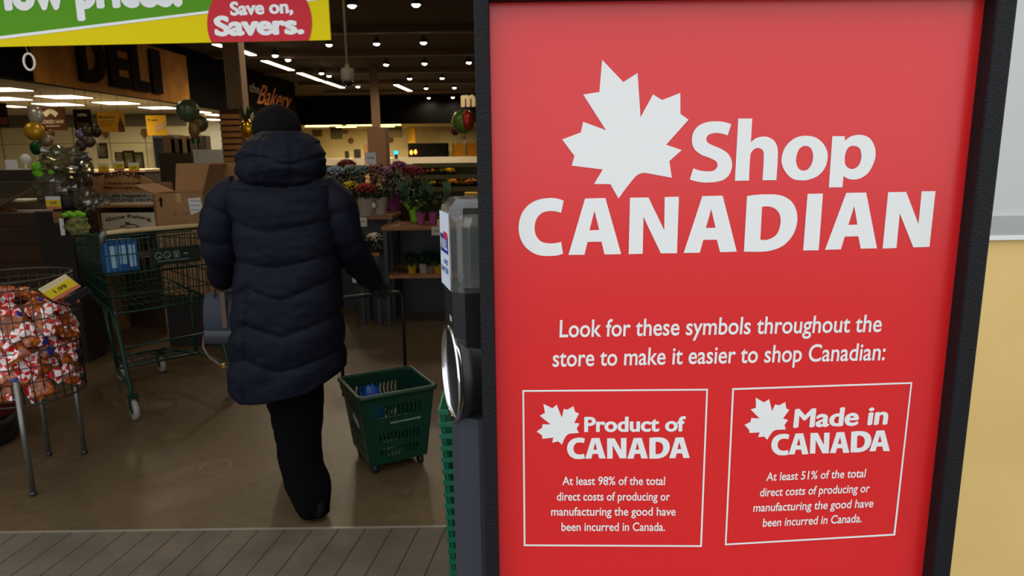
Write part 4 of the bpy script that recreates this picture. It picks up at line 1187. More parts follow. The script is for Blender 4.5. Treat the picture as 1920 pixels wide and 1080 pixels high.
# recessed panels in the low deli ceiling
DP = [(-40, 46, 163, 171), (-40, 44, 181, 188), (76, 160, 177, 185), (8, 38, 197, 201), (69, 145, 192, 198), (181, 252, 189, 196), (265, 327, 198, 205), (283, 340, 211, 220), (331, 360, 221, 226), (370, 388, 207, 212), (390, 417, 212, 218), (312, 332, 222, 226), (386, 412, 222, 226)]
OD = ['first', 'second', 'third', 'fourth', 'fifth', 'sixth', 'seventh', 'eighth', 'ninth', 'tenth', 'eleventh', 'twelfth', 'thirteenth']
for i, (x0, x1, y0, y1) in enumerate(DP):
    z = 2.675
    q = [hZ(x0, y0, z), hZ(x1 - (x1 - x0) * .15, y0, z), hZ(x1, y1, z), hZ(x0 + (x1 - x0) * .25, y1, z)]
    q = sorted(q, key=lambda v: v.y)
    c = sum(q, V((0, 0, 0))) / 4
    w = (max(v.x for v in q) - min(v.x for v in q)) * .42; d = (max(v.y for v in q) - min(v.y for v in q)) / 2
    w = (x1 - x0) * .40 * c.y / F; d = max(min(d * .7, .34), .1)
    yaw = 0
    c.x = min(c.x, -7.5 - w)
    t = thing('ceiling_panel', 'bright flat light panel in the low deli ceiling, %s counted from the front left' % OD[i], 'lamp', (c.x, c.y, 2.68), 0, 'light panels in the deli ceiling')
    MB().box(-w - .03, w + .03, -d - .03, d + .03, -.012, 0).build('frame', MATS['lamp housing'], t)
    MB().box(-w, w, -d, d, -.017, -.011).build('diffuser', M_tube, t)
    if i in (2, 5, 6, 7): area_in(t, w, d, 100 if i < 7 else 80, (1, .86, .6), -.02)
for i, (x0, x1, y) in enumerate(((573, 640, 231), (572, 616, 238), (630, 668, 239), (668, 697, 232), (650, 695, 236), (714, 752, 232), (714, 740, 238))):
    z = 2.72
    A = hZ(x0, y, z); Yb = min(max(A.y, 30.8), 36.4)
    a = hY(x0, y, Yb); b = hY(x1, y, Yb)
    t = thing('bakery_strip', 'yellowish strip light over the bakery counter, %s from the person\'s head' % OD[i], 'lamp', ((a.x + b.x) / 2, Yb, 2.78), 0, 'strip lights over the bakery')
    h = (b.x - a.x) / 2
    MB().box(-h, h, -.12, .12, -.03, 0).build('housing', M_hous, t)
    MB().box(-h + .02, h - .02, -.11, .11, -.06, -.03).build('diffuser', M_warm, t)
    area_in(t, h, .11, 130, (1, .78, .36), -.065)

# ------------------------------------------------------------------ ceiling-hung camera and pillars
YS = 6.4
a = hY(642, -14, YS); b = hY(651, 126, YS)
hc_ = thing('ceiling_camera', 'white dome camera hanging on a thin rod from the dark ceiling', 'camera', (b.x, YS, ZC))
k = YS / F
MB().tube([(0, 0, 0), (0, 0, b.z - ZC)], .011, 10).build('rod', mat('off white enamel', (170, 160, 140), rough=.5), hc_)
z0 = b.z - ZC
MB().lathe([(.014, z0 + .03), (.02, z0), (.05, z0 - .012), (.057, z0 - .03), (.057, z0 - .095), (.05, z0 - .115), (.045, z0 - .12)], 24).build('housing', MATS['off white enamel'], hc_)
MB().lathe([(.046, z0 - .118), (.045, z0 - .135), (.033, z0 - .155), (.015, z0 - .165), (.001, z0 - .167)], 24).build('dome', mat('smoked dome', (30, 22, 18), rough=.1), hc_)
YP = 8.4
def pillar(px_l, px_r, py, Y, name, label, m, sides=4):
    A = hY(px_l, py, Y); B = hY(px_r, py, Y); w = (B.x - A.x) / 2; c = (A + B) / 2
    t = thing(name, label, 'pillar', (c.x, Y + w, 0)); return t, w
pl, w = pillar(422, 452, 150, YP, 'pillar', 'brown ribbed pillar with a slatted wooden box round its foot, beside the person\'s head', None)
mb = MB().box(-w, w, -w, w, 0, ZC)
for i in range(5):
    x = -w + 2 * w * (i + .5) / 5; mb.box(x - w * .12, x + w * .12, -w - .008, -w, 0, ZC)
mb.build('shaft', mat('brown painted shaft', (146, 116, 86), rough=.8), pl)
A = hY(415, 260, YP - .08); B = hY(449, 260, YP - .08); tz = hY(430, 204, YP - .08).z
x0, x1 = A.x - pl.location.x, B.x - pl.location.x
d = YP - .08 - pl.location.y
MB().box(x0 + .004, x1 - .004, d + .006, w + .08, 0, tz).build('slat_core', mat('dark gap', (70, 42, 20), rough=.8), pl)
mb = MB()
z = .1
while z < tz:
    mb.box(x0, x1, d - .006, d + .012, z - .06, z - .012); mb.box(x1 - .006, x1 + .006, d, w + .08, z - .06, z - .012); z += .07
mb.build('slat_box', mat('orange brown slats', (206, 144, 78), rough=.6), pl)
pf, w = pillar(695, 709, 190, 20.0, 'pillar', 'slim far pillar with a wide brown base in the middle of the shop', None)
MB().box(-w, w, -w, w, 0, ZC).build('shaft', mat('dull brown shaft', (104, 80, 58), rough=.8), pf)
A = hY(688, 270, 19.7); B = hY(722, 270, 19.7)
MB().box(A.x - pf.location.x, B.x - pf.location.x, -w - .2, w + .2, 0, hY(700, 238, 19.7).z).build('base_box', mat('brown box', (84, 54, 30), rough=.6), pf)
# golden pineapple-shaped foil balloon beside the pillar
q = hY(463, 236, 7.9)
pn = thing('foil_balloon', 'gold pineapple shaped foil balloon tied beside the slatted pillar box', 'balloon', (q.x, q.y, q.z))
M_gold = mat('gold foil', (226, 176, 40), rough=.22, metal=.9)
M_gfoil = mat('green foil', (40, 110, 60), rough=.25, metal=.7)
mb = MB().ball((0, 0, -.03), .075, 1, .55, 1.35, 20, 14, jit=.03); mb.build('body', M_gold, pn)
mb = MB()
for k in range(11):
    a = k * 1.3; dx = math.cos(a) * .07; dy = math.sin(a) * .03; h = .16 - .004 * k
    mb.add([(-.018, 0, .06), (.018, 0, .06), (dx + .004, dy, .06 + h), (dx - .004, dy + .004, .06 + h)], [(0, 1, 2, 3)])
    mb.add([(-.012, .01, .06), (.016, -.01, .06), (dx * 1.4, dy, .05 + h * .7)], [(0, 1, 2)])
mb.build('leaves', mat('dark leaf foil', (36, 70, 30), rough=.35), pn)
MB().tube([(0, 0, -.12), (.004, .004, -.5), (0, .0, -q.z + .3)], .003, 5).build('stick', M_white, pn)

# ------------------------------------------------------------------ fascia with the deli letters, bakery letters
FX = -7.24
c0 = hX(66, 160, FX); c1 = hX(354, 195, FX)
zt = hX(352, 107, FX).z; zb = 2.655
fa = thing('deli_fascia', 'long orange wood fascia with big dark DELI letters', 'sign', (FX, (c0.y + c1.y) / 2, zb))
fo = V((FX, (c0.y + c1.y) / 2, zb))
mb = MB().box(-.004, .04, c0.y - fo.y, c1.y - fo.y, 0, zt - zb)
for f in (.22, .63, .87):
    y = c0.y - fo.y + (c1.y - c0.y) * f
    mb.box(.04, .043, y - .012, y + .012, 0, zt - zb)
mb.build('fascia_board', mat('orange pine board', (190, 130, 46), rough=.7, spec=.2, col2=(164, 108, 36), vscale=3), fa)
M_let = mat('charcoal letter', (34, 24, 15), rough=.9, spec=.1)
for ch, pA, pB, hA in (('D', (150, 152), (199, 161), 66), ('E', (207, 160), (245, 168), 70), ('L', (249, 167), (281, 175), 66), ('I', (287, 173), (303, 178), 64)):
    A = hX(*pA, FX + .05); B = hX(*pB, FX + .05); T = hX(pA[0], pA[1] - hA, FX + .05)
    B.z = A.z = zb + .13
    write(ch, A, B, V((0, 0, zt - zb - .22)), 'letter', M_let, fa, bold=.03, heavy=.03, depth=.05)
for t, a, b, h, m in (('Bakery', (482, 196), (541, 203), 36, mat('orange letters', (196, 112, 46), rough=.7)), ('the', (467, 172), (486, 175), 16, mat('pale letters', (150, 130, 104), rough=.5))):
    A = hX(*a, FX); B = hX(*b, FX); A.z = B.z = (A.z + B.z) / 2
    o = write(t, A, B, V((0, (.6 if t == 'Bakery' else .1), h * A.y / F)), 'wall_lettering', m, None, bold=.0, heavy=.0, loc=A, depth=.012)
    tag(o, ('orange script letters reading Bakery on the black bulkhead' if t == 'Bakery' else 'small pale word above the orange bakery letters on the black bulkhead'), 'sign')
q = hY(866, 200, 16); q2 = hY(892, 199, 16)
o = write('m', q, q2, V((0, 0, .34)), 'hanging_lettering', mat('cream letter', (220, 200, 160), rough=.5), None, bold=.02, heavy=.06, loc=q, depth=.02)
tag(o, 'cream letter hung high in the dark, cut off by the black sign frame', 'sign')
MB_ = MB().tube([(.12, 0, .2), (.12, 0, ZC - q.z)], .004, 5).build('wire', M_wire, o)

# ------------------------------------------------------------------ deli posters
def poster(x0, y0, x1, y1, Y, label, col, name='hanging_poster', ceil_z=2.68):
    A = hY(x0, y1, Y); B = hY(x1, y0, Y)
    w = (B.x - A.x) / 2; h = B.z - A.z
    t = thing(name, label, 'poster', ((A.x + B.x) / 2, Y, A.z))
    s = MB().box(-w, w, -.006, .006, 0, h).build('board', mat('poster %d %d %d' % col, col, rough=.9, spec=.08), t)
    if ceil_z:
        for sx in (-.6, .6): MB().tube([(sx * w, 0, h), (sx * w, 0, ceil_z - A.z)], .004, 5).build('string', M_wire, t)
    return t, s, w, h
def ptxt(txt, x0, x1, z, hh, m, par, name='poster_text', bold=.015, y=-.008, heavy=0):
    vs, fs, tw = text_flat(txt, bold, heavy); mb = MB(); mb.add([(x0 + v.x / tw * (x1 - x0), y, z + v.y * hh) for v in vs], fs); return mb.build(name, m, par)
M_cr = mat('cream print', (232, 214, 176), rough=.6)
t, s, w, h = poster(75, 201, 121, 245, 13.0, 'brown hanging deli poster lettered SMOKED HAM', (92, 58, 36))
ptxt('SMOKED HAM', -w * .92, w * .8, h * .30, h * .16, M_cr, s)
pts = [(-w * .5 + w * .9 * k / 12, -.009, h * (.66 + .16 * math.sin(PI * k / 12))) for k in range(13)]
mb = MB()
for a, b in zip(pts, pts[1:]): mb.bar(a, b, .004, .09, up=(0, 0, 1))
mb.build('ribbon_mark', M_cr, s)
MB().box(-w * .5, w * .5, -.009, -.006, h * .18, h * .21).build('text_rule', M_cr, s)
t, s, w, h = poster(141, 205, 169, 243, 12.2, 'narrow black hanging deli poster with small pale lettering', (30, 28, 24))
ptxt('OPEN', -w * .5, w * .55, h * .66, h * .13, M_cr, s); MB().box(-w*.7, w*.7, -.008, -.006, .02, h * .35).build('food_picture', mat('dark food print', (92, 60, 30), rough=.6, col2=(60, 40, 24), vscale=12), s)
t, s, w, h = poster(186, 208, 231, 248, 13.5, 'golden hanging deli poster with a dark bottle picture', (222, 164, 50))
ptxt('Mealtime', -w * .88, w * .3, h * .66, h * .12, M_let, s)
for k in range(3): MB().box(-w * .88, w * (.25 - .1 * k), -.008, -.006, h * (.5 - .1 * k), h * (.54 - .1 * k)).build('text_rule', mat('ochre print', (150, 98, 30), rough=.6), s)
MB().prism([(w * .5, 0), (w * .95, 0), (w * .95, h * .3), (w * .8, h * .6), (w * .72, h * .85), (w * .66, h * .6), (w * .5, h * .35)], -.009, -.006).build('bottle_picture', mat('brown print', (90, 52, 24), rough=.5), s)
t, s, w, h = poster(277, 216, 310, 254, 14.5, 'yellow hanging deli poster nearest the green balloons', (222, 170, 40))
ptxt('Fresh', -w * .8, w * .2, h * .72, h * .1, M_let, s)
mb = MB().prism([(-w * .1, h * .15), (w * .9, h * .35), (w * .8, h * .7), (-w * .15, h * .5)], -.009, -.006); mb.build('food_picture', mat('tan print', (190, 150, 100), rough=.6), s)
t, s, w, h = poster(-30, 193, 11, 238, 11.0, 'dark brown hanging poster at the edge of the deli', (40, 26, 18))
MB().box(w * .1, w * .95, -.008, -.006, h * .08, h * .4).build('food_picture', mat('meat print', (120, 60, 40), rough=.6, col2=(80, 36, 26), vscale=9), s)
# framed pictures on the tiled deli wall
for (x0, y0, x1, y1), l in (((185, 268, 200, 297), 'dark framed picture on the tiled deli wall, alone at left'), ((217, 285, 231, 303), 'small framed picture on the deli wall, left one of three'), ((234, 282, 251, 318), 'tallest framed picture on the deli wall, middle one of three'), ((253, 285, 268, 318), 'framed picture on the deli wall, right one of three')):
    t, s, w, h = poster(x0, y0, x1, y1, 19.978, l, (52, 42, 28), 'framed_picture', None)
    MB().box(-w * .7, w * .7, -.012, -.007, h * .14, h * .86).build('print', mat('dim olive print', (120, 106, 70), rough=.6, col2=(50, 44, 30), vscale=6), s)
for i, (x, y) in enumerate(((271, 250), (198, 251))):
    q = hY(x, y, 19.9); w_ = MB().prism([(-.1, 0), (0, -.13), (.1, 0), (.06, .12), (-.06, .12)], -.02, .02).build('wall_ornament', mat('brown ornament', (120, 84, 40), rough=.6), None, q)
    tag(w_, 'small brown ornament on the deli wall ' + ('below the golden poster' if i else 'left of the yellow poster'), 'ornament')
# tall wall cases and counters inside the deli
def block(x0, y0, x1, y1, Y, dep, name, label, cat, m, top=None):
    A = hY(x0, y1, Y); B = hY(x1, y0, Y)
    t = thing(name, label, cat, ((A.x + B.x) / 2, Y, 0)); w = (B.x - A.x) / 2
    MB().box(-w, w, 0, dep, 0, B.z).build('body', m, t)
    return t, w, B.z
M_dkc = mat('dark cabinet', (44, 34, 24), rough=.5)
t, w, zt_ = block(-140, 322, 270, 340, 15.0, 1.0, 'deli_counter', 'long dark service counter under the tiled deli wall', 'counter', M_dkc)
MB().box(-w - .05, w + .05, -.06, 1.05, zt_, zt_ + .05).build('worktop', mat('pale worktop', (150, 136, 104), rough=.4), t)
t, w, zt_ = block(290, 252, 318, 300, 19.0, .8, 'wall_fridge', 'dark upright fridge at the right end of the deli', 'fridge', mat('dark blue grey', (56, 58, 62), rough=.4))
MB().box(-w * .85, w * .85, -.02, 0, zt_ * .3, zt_ * .96).build('glass_door', mat('dark glass', (24, 26, 28), rough=.1), t)
t, w, zt_ = block(300, 286, 415, 320, 12.5, .8, 'glass_counter', 'dark counter with packed shelves behind the cardboard boxes', 'counter', M_dkc)
for i, f in enumerate((-.8, -.55, -.3, -.05, .2)):
    b_ = MB().box(-.11, .11, -.1, .1, 0, .30 - .04 * (i % 2), .01).build('jar_pack', mat('pack %d' % (i % 3), [(120, 90, 60), (90, 70, 58), (150, 120, 84)][i % 3], rough=.5), None, (t.location.x + f * w, 12.8, zt_))
    tag(b_, 'brown pack on the dark counter behind the boxes, %s from the deli wall' % OD[i], 'pack', 'packs on the dark counter')
t, w, zt_ = block(365, 280, 416, 320, 12.0, .25, 'steel_sink', 'pale steel back panel shining behind the green balloons', 'panel', mat('brushed steel', (190, 192, 190), rough=.3, metal=.5))

# ------------------------------------------------------------------ balloon clusters
def balloon(x, y, rpx, Y, col, label, squash=.6, metal=.85, group=None, stretch=1.0, tail=True):
    q = hY(x, y, Y); r = rpx * Y / F * 1.02
    m = mat('foil %d %d %d' % col, col, rough=.32, metal=metal * .55)
    t = thing('foil_balloon', label, 'balloon', q, random.uniform(-.4, .4), group)
    mb = MB(); n, mm = 28, 14; vs = []; fs = []
    for i in range(mm + 1):
        ph = -PI / 2 + PI * i / mm
        for k in range(n):
            th = 2 * PI * k / n; rr = r * (1 + .035 * math.sin(th * 9) * math.cos(ph) ** 4 * 0 + .03 * math.cos(14 * th) * (abs(math.cos(ph)) ** 8))
            vs.append((rr * math.cos(ph) * math.cos(th), r * squash * math.sin(ph), rr * math.cos(ph) * math.sin(th) * stretch))
    for i in range(mm):
        for k in range(n): fs.append((i * n + k, i * n + (k + 1) % n, (i + 1) * n + (k + 1) % n, (i + 1) * n + k))
    mb.add(vs, fs, True); mb.build('balloon', m, t)
    MB().tube([(0, 0, -r * stretch), (.003, 0, -r * stretch - .05), (0, .01, -r * stretch - .16)], .0035, 5).build('stick', M_white, t)
    return t, r
YB = 6.0
balloon(68, 217, 15, YB, (200, 198, 190), 'silver round foil balloon at the top of the left balloon bunch')
balloon(64, 246, 17, YB - .05, (214, 168, 46), 'gold round foil balloon under the silver one')
balloon(92, 249, 9, YB + .08, (140, 104, 60), 'small bronze foil balloon right of the gold one')
balloon(86, 262, 13, YB, (170, 150, 120), 'tarnished silver foil balloon low in the left bunch')
t, r = balloon(67, 278, 12, YB - .05, (10, 84, 44), 'dark green leaf-edged foil balloon at the foot of the left bunch', .5)
for (x, y, r_, c, l) in ((152, 252, 10, (120, 120, 150), 'bluish grey foil balloon at the left of the dark bunch'), (164, 246, 11, (84, 70, 50), 'brown foil balloon at the top of the dark bunch'), (180, 246, 11, (60, 50, 36), 'near black foil balloon at the right of the dark bunch'), (152, 273, 11, (84, 66, 84), 'violet grey foil balloon at the foot of the dark bunch'), (167, 265, 11, (96, 84, 62), 'olive foil balloon in the middle of the dark bunch')):
    balloon(x, y, r_, YB + .3, c, l)
balloon(352, 208, 20, 8.0, (96, 120, 90), 'biggest pale green foil balloon by the pillar', .7, .55)
balloon(374, 232, 15, 8.05, (100, 104, 70), 'olive foil balloon right of the biggest green one', .7, .5)
balloon(364, 243, 10, 7.95, (150, 116, 66), 'small tan foil balloon below the biggest green one', .7, .5, stretch=1.6)
balloon(367, 262, 9, 8.0, (50, 88, 44), 'small dark green foil balloon lowest in its bunch by the pillar', .7, .5)
t, r = balloon(868, 228, 21, 7.0, (96, 130, 52), 'green and red foil balloon next to the black sign frame', .7, .4)
mb = MB().ball((.055, -.03, .01), .085, .7, .7, 1.15, 18, 12); mb.build('red_panel', mat('red foil', (190, 50, 40), rough=.3, metal=.4), t)
balloon(853, 243, 8, 7.1, (110, 30, 26), 'small dark red foil balloon left of the green and red one', .7, .4, stretch=1.3)
balloon(870, 257, 4, 6.95, (150, 110, 60), 'tiny tan foil balloon dangling under the green and red one', .7, .3)

# ------------------------------------------------------------------ deli display case at the left edge
YD = 5.3
A = hY(-150, 500, YD); B = hY(133, 398, YD)
dc = thing('display_case', 'dark planked wood display case with a slanted glass front at the left edge', 'case', ((A.x + B.x) / 2, YD, 0))
w = (B.x - A.x) / 2; zt_ = B.z
mb = MB().box(-w, w, 0, .34, .0, zt_)
z = .06
while z < zt_ - .02:
    mb.box(-w - .004, w + .004, -.012, 0, z, min(z + .125, zt_)); z += .135
mb.build('plank_base', M_dwood, dc)
G = lambda x, y, Y=YD: hY(x, y, Y) - dc.location
g0 = G(0, 440); g1 = G(66, 352)
mb = MB().prism([(-w, zt_), (g0.x - .1, zt_), (g1.x, g1.z), (g1.x + .02, g1.z + .06), (-w, g1.z + .06)], .0, .03); mb.build('end_glass', clear_plastic('case glass', (180, 176, 160), .05, .05), dc)
mb = MB(); mb.bar((g0.x - .1, -.005, zt_), (g1.x, -.005, g1.z), .02, .02); mb.build('slanted_edge', mat('bronze edge', (120, 98, 70), rough=.4, metal=.5), dc)
tp = G(80, 318)
MB().box(-w, tp.x, -.03, .32, g1.z + .05, tp.z).build('top_box', M_dkc, dc)
for y in (345, 378, 408):
    q0 = G(-90, y); q1 = G(66 - (y - 352) * .72, y); MB().box(q0.x, q1.x, .03, .33, q0.z - .012, q0.z).build('glass_shelf', mat('lit shelf edge', (190, 176, 130), rough=.3), dc)
for i, (x, y) in enumerate(((6, 401), (22, 402), (-6, 430), (10, 431))):
    q = hY(x, y, YD + .2); b_ = MB().ball((0, 0, .035), .05, 1.1, .9, .65, 14, 8, jit=.05).build('bread_roll', mat('baked crust', (190, 110, 52), rough=.6, col2=(150, 78, 34), vscale=14), None, (q.x, q.y, q.z - .02))
    tag(b_, 'brown bread roll behind the slanted case glass, ' + ['upper left', 'upper right', 'lower left', 'lower right'][i], 'bread', 'bread rolls in the display case')
q = hY(37, 340, YD); q.z = dc.location.z + tp.z
pd = thing('round_paddle', 'small round white paddle sign standing on the display case', 'sign', (q.x, YD + .1, tp.z))
MB().box(-.06, .03, -.03, .03, 0, .008).build('foot', M_white, pd)
MB().tube([(-.01, 0, .008), (0, 0, .045)], .006, 8).build('stem', M_white, pd)
MB().lathe([(.001, -.004), (.04, -.004), (.04, .004), (.001, .004)], 28, c=(0, 0, .078), mtx=Matrix.Rotation(PI / 2, 4, 'X')).build('disc', M_white, pd)
q = hY(12, 340, YD)
cd = MB().box(-.045, .045, -.002, .002, 0, .075).build('folded_card', M_white, None, (q.x, YD + .08, tp.z)); tag(cd, 'plain white folded card beside the round white paddle', 'card')

# ------------------------------------------------------------------ gift baskets in cellophane
M_cel = clear_plastic('cellophane', (196, 194, 172), .12, .09)
M_lime = mat('lime ribbon', (120, 196, 40), rough=.4)
def crumple(c, rx, ry, rz, seed, n=26, m=16, amp=.28):
    mb = MB(); vs = []; fs = []
    for i in range(m + 1):
        ph = -PI / 2 + PI * i / m
        for k in range(n):
            th = 2 * PI * k / n; d = V((math.cos(ph) * math.cos(th), math.cos(ph) * math.sin(th), math.sin(ph)))
            q = 1 + amp * noise.noise(d * 2.3 + V((seed, 0, 0))) + amp * .7 * noise.noise(d * 6 + V((0, seed, 0)))
            vs.append((c[0] + d.x * rx * q, c[1] + d.y * ry * q, c[2] + d.z * rz * q))
    for i in range(m):
        for k in range(n): fs.append((i * n + k, i * n + (k + 1) % n, (i + 1) * n + (k + 1) % n, (i + 1) * n + k))
    return mb.add(vs, fs)
YG = 5.15
# plinth that carries the baskets
A = hY(96, 440, YG); B = hY(156, 440, YG)
pz = hY(130, 396, YG).z
pt = thing('gift_plinth', 'dark wooden stand that carries the cellophane gift baskets', 'stand', ((A.x + B.x) / 2, YG, 0))
w = (B.x - A.x) / 2
MB().box(-w, w, -.13, .10, 0, pz).build('body', mat('black brown board', (26, 18, 14), rough=.7), pt)
MB().box(-w - .01, w + .04, -.14, .11, pz, pz + .012).build('top_board', M_dwood, pt)
q = hY(122, 380, YG); base = V((q.x, YG + .02, pz + .012))
gb = thing('gift_basket', 'gift basket in clear cellophane tied with a lime bow', 'gift basket', base)
MB().lathe([(.085, 0), (.095, .01), (.105, .10), (.098, .10), (.088, .012)], 24).build('basket', mat('black wicker', (18, 16, 14), rough=.6, bump=.8, bscale=120), gb)
crumple((-.06, -.01, .16), .16, .10, .12, 1.2).build('wrapped_body', M_cel, gb)
crumple((0.0, 0, .36), .16, .09, .09, 3.4, amp=.5).build('cellophane_top', M_cel, gb)
mb = MB()
for k, (dx, dz, s_) in enumerate(((-.15, .31, 1), (-.13, .25, .9), (-.16, .27, .7), (-.05, .27, .6))):
    mb.ball((dx, -.05, dz), .04 * s_, 1.1, .4, .9, 8, 5, jit=.25)
mb.build('bow', M_lime, gb)
for k, (x, z, c) in enumerate(((-.03, .14, (130, 44, 70)), (.03, .18, (90, 70, 44)), (-.1, .13, (170, 160, 150)), (.06, .12, (60, 44, 30)))):
    MB().box(x - .025, x + .025, -.03, .03, z - .06, z + .06, .006).build('treat', mat('treat %d' % k, c, rough=.4), gb)
q = hY(152, 330, YG + .04)
g2 = thing('gift_basket', 'dark brown gift pack in cellophane right of the lime bow', 'gift basket', (q.x, q.y, pz + .012))
crumple((0, 0, .14), .075, .06, .13, 5.1).build('wrapped_body', mat('brown film', (60, 40, 24), rough=.25), g2)
crumple((.03, 0, .30), .06, .05, .09, 7.7, amp=.5).build('cellophane_top', M_cel, g2)
q = hY(162, 372, YG - .02)
g3 = thing('gift_basket', 'low clear cellophane parcel of gold sweets beside the wooden crate', 'gift basket', (q.x, q.y, pz + .012))
crumple((0, 0, .07), .095, .06, .085, 9.1, amp=.4).build('wrapped_body', M_cel, g3)
mb = MB()
for k in range(9): mb.ball((random.uniform(-.05, .05), random.uniform(-.03, .03), .03 + .012 * k), .016, n=8, m=6)
mb.build('gold_sweets', mat('gold sweets', (190, 130, 60), rough=.35), g3)
q = hY(99, 380, YG - .15)
tgp = thing('price_card', 'white, yellow and red price card hanging in front of the lime bow basket', 'sign', (q.x, YG - .145, q.z))
card(tgp, .105, .09, Matrix.Identity(4), (224, 226, 236), txt='24.99')
q = hY(146, 425, YG - .17)
g4 = thing('herb_pack', 'cellophane pack of green and cream pieces with a lime ribbon hanging on the dark stand', 'gift basket', (q.x, YG - .17, q.z - .06))
crumple((0, 0, .06), .08, .035, .08, 11.3, amp=.35).build('wrapped_body', mat('green cream mix', (150, 146, 84), rough=.4, col2=(70, 76, 30), vscale=26), g4)
mb = MB()
for k in range(5): mb.ball((-.07 + .03 * k, -.01, .145 + .01 * (k % 2)), .03, 1.1, .5, .6, 8, 5, jit=.2)
mb.build('ribbon', M_lime, g4)
MB().box(-.125, -.095, -.004, .0, .0, .12).build('tag', M_white, g4)
q = hY(105, 408, YG - .16)
wt = MB().box(-.03, .03, -.006, .006, -.04, .04).build('wooden_tag', M_wood, None, (q.x, YG - .14, q.z)); tag(wt, 'small plain wooden tag below the white and yellow price card', 'tag')

# ------------------------------------------------------------------ rustic sign crate, signs, cartons
YR = 5.85
def XR(x, y, Y=YR): return hY(x, y, Y)
l = XR(178, 390); r = XR(291, 390)
cr = thing('sign_crate', 'wooden sign crate with an arched header lettered RUSTIQUE', 'crate', ((l.x + r.x) / 2, YR, 0))
co = cr.location.copy(); w = (r.x - l.x) / 2
zc = lambda y: XR(235, y).z
zt_ = zc(345)
M_crate = mat('weathered crate wood', (178, 132, 84), rough=.7, col2=(140, 98, 58), vscale=5)
for s in (-1, 1): MB().box(s * w - .012, s * w + .012, 0, .32, 0, zt_).build('side_board', M_crate, cr)
MB().box(-w, w, .31, .325, 0, zt_).build('back_board', M_dwood, cr)
for y in (386, 432, 480): MB().box(-w + .012, w - .012, 0, .31, zc(y) - .012, zc(y) + .008).build('shelf', M_crate, cr)
hdp = []
for k in range(21):
    t_ = k / 20; hdp.append((-w - .01 + (2 * w + .02) * t_, zc(342) + (zc(321) - zc(342)) * math.sin(PI * t_) ** .8))
hd_ = MB().prism([(-w - .01, zc(361)), *hdp, (w + .01, zc(361))], -.016, 0).build('header', M_crate, cr)
def rwrite(t, x0, x1, y, h, par, name, m=M_let, Y=YR - .018, bold=.02, heavy=.0, arch=0.0, yb=None):
    A = hY(x0, y, Y); B = hY(x1, yb if yb is not None else y, Y); A.y = B.y = Y
    return write(t, A, B, V((0, 0, h * Y / F)), name, m, par, bold=bold, heavy=heavy, arch=arch)
rwrite('RUSTIQUE', 197, 264, 337, 9.5, hd_, 'header_word', arch=.75, bold=.02)
rwrite('A TREASURE FOR HOME', 195, 264, 346, 4.2, hd_, 'header_line', bold=.02)
rwrite('Made in Langley, B.C.', 195, 268, 354, 5, hd_, 'header_line', bold=.02)
def board_sign(x0, y0, x1, y1, Y, label):
    A = hY(x0, y1, Y); B = hY(x1, y0, Y)
    t = thing('board_sign', label, 'sign', ((A.x + B.x) / 2, Y, A.z)); w_ = (B.x - A.x) / 2
    MB().box(-w_, w_, 0, .012, 0, B.z - A.z).build('board', mat('whitewashed board', (214, 204, 184), rough=.7, var=.08, vscale=7), t)
    return t
s1 = board_sign(186, 361, 288, 385, YR + .02, 'white board sign reading life happens COFFEE HELPS on the crate shelf')
s1.location.z = zc(386) + .008
def on(t, txt, x0, x1, z, h, arch=0, bold=.02):
    A = V((t.location.x + x0, t.location.y - .002, t.location.z + z)); B = A + V((x1 - x0, 0, 0))
    return write(txt, A, B, V((0, 0, h)), 'sign_word', M_let, t, bold=bold, arch=arch)
on(s1, 'life happens...', -.115, .21, .062, .028); on(s1, 'COFFEE HELPS', -.115, .22, .022, .026)
mb = MB(); 
ocup, icup = ringp(-.165, .035, .036, .006); 
vs, fs = curve_fill([ocup, icup] + ringp(-.122, .04, .016, .005) + [[(-.185, .078), (-.179, .078), (-.176, .10), (-.182, .10)], [(-.165, .078), (-.159, .078), (-.156, .10), (-.162, .10)]]); mb.add([(v.x, -.002, v.y) for v in vs], fs); mb.build('cup_mark', M_let, s1)
s2 = board_sign(193, 400, 290, 432, YR + .02, 'whitewashed board sign reading Gone Fishing on the lower crate shelf')
s2.location.z = zc(432) + .008
on(s2, 'Gone Fishing', -.19, .19, .065, .03, arch=.9)
mb = MB(); vs, fs = curve_fill([[(-.09, .02), (-.04, .035), (.0, .045), (.05, .04), (.09, .02), (.05, .005), (-.02, .006)], [(-.075, .02), (-.03, .03), (.0, .037), (.045, .033), (.075, .02), (.04, .012), (-.02, .013)], [(-.02, .046), (-.045, .062), (.0, .056), (.02, .047)]]); mb.add([(v.x, -.002, v.y) for v in vs], fs); mb.build('fish_mark', M_let, s2)
for i, (x, y) in enumerate(((194, 315), (223, 311), (251, 314))):
    q = hY(x, y, YR + .006)
    t = thing('price_card', '%s of the three yellow price cards on top of the sign crate' % ['leftmost', 'middle', 'rightmost'][i], 'sign', (q.x, q.y, q.z))
    card(t, .088, .078, Matrix.Identity(4), (226, 224, 210), txt='12.99')
    MB().tube([(0, .004, -.04), (0, .004, zt_ - q.z - .06)], .004, 6).build('stalk', M_blk, t)
YK = 5.45
l = hY(296, 421, YK); r = hY(384, 421, YK); tz = hY(340, 363, YK).z; bz = .42
cb = thing('cardboard_box', 'open brown carton with black arrows and a white label beside the sign crate', 'box', ((l.x + r.x) / 2, YK, bz))
w = (r.x - l.x) / 2; h = tz - bz
body = MB(); th = .006; dp = .34
body.box(-w, w, 0, th, 0, h); body.box(-w, w, dp - th, dp, 0, h); body.box(-w, -w + th, th, dp - th, 0, h); body.box(w - th, w, th, dp - th, 0, h); body.box(-w, w, 0, dp, 0, th)
body.build('carton', M_card, cb)
